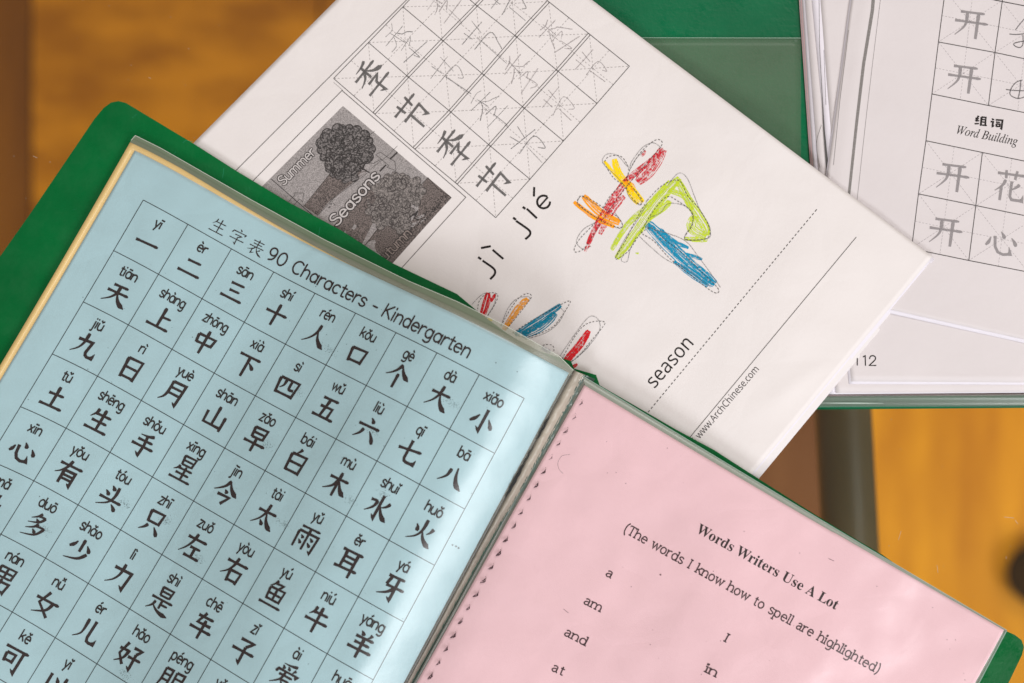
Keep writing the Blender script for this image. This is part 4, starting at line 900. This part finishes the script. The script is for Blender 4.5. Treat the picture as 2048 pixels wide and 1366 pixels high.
mb = MB()
for v in range(9):
    ribbon(mb, [uv(u * .1, v) for u in range(0, 91)], 1.5, z_blue)
for u in range(10):
    ribbon(mb, [uv(u, v * .1) for v in range(0, 81)], 1.5, z_blue)
mb.build('table_lines', M['blackthin'], chart)
T_ = [['yī一', 'èr二', 'sān三', 'shí十', 'rén人', 'kǒu口', 'gè个', 'dà大', 'xiǎo小'], ['tiān天', 'shàng上', 'zhōng中', 'xià下', 'sì四', 'wǔ五', 'liù六', 'qī七', 'bā八'],
      ['jiǔ九', 'rì日', 'yuè月', 'shān山', 'zǎo早', 'bái白', 'mù木', 'shuǐ水', 'huǒ火'], ['tǔ土', 'shēng生', 'shǒu手', 'xīng星', 'jīn今', 'tài太', 'yǔ雨', 'ěr耳', 'yá牙'],
      ['xīn心', 'yǒu有', 'tóu头', 'zhī只', 'zuǒ左', 'yòu右', 'yú鱼', 'niú牛', 'yáng羊'], ['mǎ马', 'duō多', 'shǎo少', 'lì力', 'shì是', 'chē车', 'zǐ子', 'ài爱', 'huā花'],
      ['', 'nán男', 'nǚ女', 'ér儿', 'hǎo好', 'péng朋', 'yǒu', '', ''], ['', '', 'kě可', 'yǐ以', '', '', '', '', '']]
TONE = {}
for base, s in (('a', 'āáǎà'), ('e', 'ēéěè'), ('i', 'īíǐì'), ('o', 'ōóǒò'), ('u', 'ūúǔù')):
    for k, ch in enumerate(s): TONE[ch] = (base, k)
TONE['ǚ'] = ('ü', 2)
random.seed(11)
for v, row in enumerate(T_):
    for u, cell in enumerate(row):
        if not cell: continue
        mh, mpy = MB(), MB(); ch = cell[-1] if cell[-1] in G else None; py = cell[:-1] if ch else cell
        if ch:
            hs, vs = .56, .455
            hanzi(mh, ch, lambda x, y: uv(u + .495 + (x - 50) / 100 * hs, v + .625 + (y - 50) / 100 * vs), z_blue, 10.2 if len(G[ch].split('|')) < 7 else 8.6)
        letters = []; tone = None
        for c in py:
            if c in TONE: b_, t_ = TONE[c]; letters.append('ı' if b_ == 'i' else b_); tone = (len(letters) - 1, t_)
            else: letters.append(c)
        tr = .15; wd = stroke_width(''.join(letters), track=tr); hx = .0235 if len(py) < 5 else .0215
        x0 = u + .50 - (wd - 1) * hx / 2
        f = lambda x, y: uv(x0 + x * hx, v + .315 - y * .0235)
        stroke_text(mpy, ''.join(letters), f, z_blue, 1.25, track=tr, cap=.3)
        if tone:
            k, t_ = tone; px_ = stroke_width(''.join(letters[:k]), track=tr); wl = F[letters[k]][0]; cx = px_ + (wl - 1.2) / 2; yb = 6.3 if letters[k] != 'ü' else 7.2
            P = {0: [(cx - 1.5, yb + .5), (cx + 1.5, yb + .5)], 1: [(cx - .6, yb), (cx + 1, yb + 1.5)], 2: [(cx - 1.4, yb + 1.2), (cx, yb), (cx + 1.4, yb + 1.2)], 3: [(cx - 1, yb + 1.5), (cx + .6, yb)]}[t_]
            ribbon(mpy, P, 1.25, z_blue, INK, f)
        if ch: mh.build('printed_character', M['brownink'], chart)
        mpy.build('pinyin_syllable', M['black'], chart)
mb = MB()
for k, ch in enumerate('生字表'):
    uc = 1.55 + k * .44
    hanzi(mb, ch, lambda x, y: uv(uc + (x - 50) / 100 * .37, -.235 + (y - 50) / 100 * .30), z_blue, 5.5)
txt = '90 Characters - Kindergarten'; wd = stroke_width(txt, track=.35); hx = (7.66 - 2.72) / wd
stroke_text(mb, txt, lambda x, y: uv(2.72 + x * hx, -.150 - y * .0305), z_blue, .98, track=.35, cap=.9)
mb.build('chart_title', M['brownink'], chart)
# toner smudges
mb = MB()
random.seed(9)
for k in range(60):
    u, v = random.uniform(-.4, 9.2), random.uniform(-.5, 5.5); p = uv(u, v); poly(mb, blob(p[0], p[1], random.uniform(.5, 1.3), 6), z_blue, INK)
for p in ((912, 1093), (905, 1090), (917, 1096)): poly(mb, blob(p[0], p[1], 2.2, 8, .3), z_blue, INK)
tag(mb.build('specks', ink('speck_ink', (.06, .07, .07), .55), chart), kind='stuff')
mb = MB()
for (u, v) in ((4.75, 2.62), (5.9, 3.6), (7.45, 2.4), (3.7, 4.5), (4.7, 4.75), (2.8, 4.6), (1.7, 5.6), (4.75, 1.6), (6.65, 1.62), (7.8, .62), (4.9, .75), (6.9, 2.75), (4.6, 6.9)):
    c = uv(u, v)
    for k in range(70):
        x, y = random.gauss(0, 6), random.gauss(0, 6); poly(mb, blob(c[0] + x + y * .5, c[1] + y, random.uniform(.3, .8), 5), z_blue, INK)
tag(mb.build('toner_smudges', ink('smudge', (.03, .04, .04), .5), chart), kind='stuff')

# ---- the fold: ridge of the sleeve stack, then the darker strip beside the pink sheet
left = [(1147, 740.5), (1132, 766), (1014.6, 985), (953, 1099), (880, 1236), (811, 1366), (700, 1575)]
rid = [(1165, 750), (1152, 776), (1040, 985), (976, 1099), (897, 1240), (824, 1370), (708, 1580)]
rgt = [(1172, 762), (1168.6, 770), (1046, 987), (983, 1099), (905, 1239), (832, 1366), (713, 1580)]
def resample(P, n):
    L = [0]
    for a, b in zip(P[:-1], P[1:]): L.append(L[-1] + math.hypot(b[0] - a[0], b[1] - a[1]))
    out = []
    for i in range(n + 1):
        d = L[-1] * i / n; k = max(j for j in range(len(L)) if L[j] <= d + 1e-9); k = min(k, len(P) - 2)
        out.append(clip_lerp(P[k], P[k + 1], (d - L[k]) / (L[k + 1] - L[k])))
    return out
n = 180; LA, RA, GA = resample(left, n), resample([(1188, 757), (1175, 776), (1064, 975)] + [(x, y) for x, y in rgt[3:]], n), None
def zprof(t, i, low=0):
    hump = math.sin(math.pi * min(1, t / .62)) if t < .62 else 0
    z0 = z_blue(*LA[i]) - .0010
    zr = .0106
    return z0 + (zr - z0) * ss(.10, .85, t) + .0016 * hump - .0018 * math.exp(-(t / .06) ** 2)
def ridge(t0, t1, cols, jag=0):
    mb = MB(); m = cols
    for i in range(n + 1):
        for c in range(m + 1):
            e = .07 * abs(((i * 1.0) % 2) - .5 + nz(i * 7, c, 3, .3)) * jag; t = (t0 + (e if jag < 0 else 0)) + (t1 + (e if jag > 0 else 0) - t0) * c / m; p = clip_lerp(LA[i], RA[i], t); w_ = .0005 * nz(p[0], p[1], 11, 1.1)
            mb.v.append(un(p[0], p[1], zprof(t, i) + w_))
    for i in range(n):
        for c in range(m): a = i * (m + 1) + c; mb.f.append((a, a + 1, a + m + 2, a + m + 1))
    return mb
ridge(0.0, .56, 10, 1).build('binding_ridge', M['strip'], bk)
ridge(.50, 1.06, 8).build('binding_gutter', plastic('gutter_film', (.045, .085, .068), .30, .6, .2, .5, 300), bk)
mb = MB()
for (t0, t1, w) in ((.115, .165, 3.2), (.225, .30, 4.6), (.185, .225, 1.8)):
    P = [LA[i] for i in range(int(t0 * n), int(t1 * n) + 2)]; m = len(P)
    P = [(x + 2.5 + 1.2 * math.sin(k * 1.7), y) for k, (x, y) in enumerate(P)]
    ribbon(mb, P, lambda t, w=w: w * (.25 + math.sin(math.pi * t)), lambda x, y: z_blue(x, y) + .0012)
mb.build('tear', ink('torn_gap', (.012, .014, .014), 1), bk)

# ---- pink sheet
pq = [(1168.6, 770), (2008, 1260), (1668, 1880), (725, 1557)]
def pbow(u, v):
    b = math.sin(math.pi * u) * (1 - v) ** 2
    # top edge is not quite straight in the photograph
    return (-2.5 * b, 3.0 * b * (1 if u < .6 else .6))
sheet('sleeve', [(1163, 751), (2014.5, 1261), (1674, 1884), (720, 1560)], lambda x, y: z_pink(x, y) - .0005, M['film_edge'], bk, (90, 60), .0003, edges=lambda u, v: (-2 * math.sin(math.pi * u) * (1 - v), 1 * math.sin(math.pi * u) * (1 - v)))
pink = tag(sheet('word_list', pq, z_pink, M['pink'], None, (150, 110), .00012, pbow), 'pink sheet titled Words Writers Use A Lot', 'paper', 'sheets in the booklet sleeves')
sheet('sleeve', [(1164, 752), (2013.5, 1261), (1673, 1884), (721, 1560)], lambda x, y: z_pink(x, y) + .0006, M['film'], bk, (120, 90), .00008, edges=lambda u, v: (-2 * math.sin(math.pi * u) * (1 - v), 1 * math.sin(math.pi * u) * (1 - v)))
mb = MB()
E3 = [clip_lerp((1166, 752), (2013, 1260), t / 80) for t in range(81)]
I3 = [clip_lerp((1170, 770), (2006, 1261), t / 80) for t in range(81)]
E3 = [(x - 2 * math.sin(math.pi * t / 80), y + 1 * math.sin(math.pi * t / 80)) for t, (x, y) in enumerate(E3)]
I3 = [(x - 2.5 * math.sin(math.pi * t / 80), y + 1 + 3 * math.sin(math.pi * t / 80)) for t, (x, y) in enumerate(I3)]
mb.quad_strip(I3, E3, z_pink, -.0001); mb.build('sleeve_edge', clear('sleeve_band_right', .70, (.34, .38, .32), .3, 1.0, .25), bk)
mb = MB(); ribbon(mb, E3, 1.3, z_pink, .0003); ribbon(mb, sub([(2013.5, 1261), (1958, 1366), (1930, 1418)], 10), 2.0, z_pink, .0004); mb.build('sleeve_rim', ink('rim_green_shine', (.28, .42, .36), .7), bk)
zp = z_pink
mb = MB(); font_text(mb, mp('Words Writers Use A Lot', 0x1D400, 0x1D41A), None, zp, (1391, 1064), (1671, 1220), 29.5, shrink=.0); mb.build('title_print', M['brownink'], pink)
mb = MB()
def serif_line(mb, text, p0, p1, up, w=.82):
    w = 1.02
    wd = stroke_width(text, True, .55) - 1.2; L = math.hypot(p1[0] - p0[0], p1[1] - p0[1])
    stroke_text(mb, text, frame_f(p0, p1, L / wd, up), zp, w, serif=True, track=.55)
serif_line(mb, '(The words I know how to spell are highlighted)', (1247, 1064), (1754, 1347), 2.6, .80)
for text, p0, p1 in (('a', (1211, 1151), (1222, 1157)), ('am', (1167, 1207), (1200, 1224)), ('and', (1128, 1270), (1170, 1292)), ('at', (1103, 1341), (1125, 1351)), ('I', (1447, 1282), (1454, 1286)), ('in', (1410, 1344), (1431, 1354.5))):
    serif_line(mb, text, p0, p1, 2.45, .80)
mb.build('list_print', ink('soft_toner', (.05, .022, .028), .95, .2, 1200), pink)
mb = MB(); random.seed(4)
for k in range(40):
    u, v = random.uniform(1180, 1950), random.uniform(860, 1366)
    if sdist(u, v) > 40 and (v - 770) > (u - 1168) * .62: poly(mb, blob(u, v, random.uniform(.4, 1.1), 6), zp, INK)
poly(mb, blob(1321, 1149.5, 2.0, 8), zp, INK); ribbon(mb, [(1657, 1117), (1668, 1122)], 1.2, zp); ribbon(mb, [(1127, 1218), (1137, 1226)], 1.0, zp)
tag(mb.build('specks', ink('pink_speck', (.10, .04, .05), .6), pink), kind='stuff')
mb = MB(); ribbon(mb, smooth([(1140, 909), (1124, 912), (1116, 925), (1118, 938), (1126, 947)]), .9, zp); mb.build('pencil_mark', M['pencilfaint'], pink)
# dark perforation marks of the sleeve weld, along the fold
a0, a1 = Vector((1163, 806)), Vector((861, 1352))
random.seed(2)
base = Vector(bk['base_at']); q0 = un(a0.x, a0.y, .0128)
mk = ink('weld_mark_dark', (.035, .010, .014), .92, .6, 1500, .38, .52)
protos = []
for kk in range(6):
    mb = MB(); c = (a0.x, a0.y); w0 = (1.9, 3.0, 4.2, 5.0, 5.2, 4.6)[kk]; L_ = (5.0, 5.6, 6.2, 6.6, 7.0, 6.4)[kk]; d = (-.50, .87)
    P = [(c[0] - d[0] * L_ + 1, c[1] - d[1] * L_), (c[0] - d[0] * L_ * .3 + 1.4, c[1] - d[1] * L_ * .3), (c[0] + .8 + random.uniform(-.6, .6), c[1] + 1), (c[0] + d[0] * L_ - 2.4, c[1] + d[1] * L_ * .85)]
    ribbon(mb, smooth(P, 5), lambda t, w0=w0: w0 * (.10 + (1 - abs(2 * t - 1.1) ** 1.6 if abs(2 * t - 1.1) < 1 else 0)) * random.uniform(.75, 1.15), lambda x, y: .0128)
    poly(mb, blob(c[0] + 3.0, c[1] - 6.4, .7, 6), lambda x, y: .0128, 0)
    poly(mb, blob(c[0] + 2.6, c[1] + 1.5, .8 + .15 * kk, 7, .3), lambda x, y: .0128, .000005)
    protos.append(mb)
meshes = {}
for i in range(21):
    t = i / 20; kk = min(5, int(t * 4.5) + random.choice((0, 0, 1))); p = a0.lerp(a1, t)
    if kk not in meshes:
        o = protos[kk].build('weld_mark', mk, None, q0); o.parent = bk; meshes[kk] = o.data
    else:
        o = bpy.data.objects.new('weld_mark', meshes[kk]); C.objects.link(o); o.parent = bk
    q = un(p.x + random.uniform(-1, 1), p.y + random.uniform(-1, 1), z_pink(p.x, p.y) + .0009)
    o.location = Vector(q) - base; o.rotation_euler = (0, 0, random.uniform(-.22, .22)); k_ = random.uniform(.85, 1.15); o.scale = (k_, k_, 1)

# dust and scratches on the glass
mb = MB(); random.seed(31)
for k in range(260):
    px, py = random.uniform(-30, 2078), random.uniform(-30, 1396); r = random.uniform(.4, 1.3) if random.random() < .93 else random.uniform(1.5, 2.2)
    v = un(px, py, 0); b = len(mb.v); r *= K
    mb.v += [(v[0] - r, v[1], .0), (v[0], v[1] - r * .7, .0), (v[0] + r, v[1], .0), (v[0], v[1] + r, .0), (v[0], v[1], r)]
    mb.f += [(b, b + 1, b + 4), (b + 1, b + 2, b + 4), (b + 2, b + 3, b + 4), (b + 3, b, b + 4)]
for P in ([(2008, 1034), (2028, 1036)], [(2030, 1040), (2036, 1048)], [(1802, 1062), (1797, 1080)], [(1874, 1130), (1876, 1146)], [(2012, 1113), (2013, 1118)], [(66, 312), (75, 316)], [(297, 155), (302, 157)]):
    ribbon(mb, P, .9, lambda x, y: 0.0)
tag(mb.build('dust', ink('dust_grey', (.55, .5, .42), .55)), 'pale dust specks and fine scratches on the glass table top', 'dust', kind='stuff')

for o in C.objects:
    if 'base_at' in o: del o['base_at']
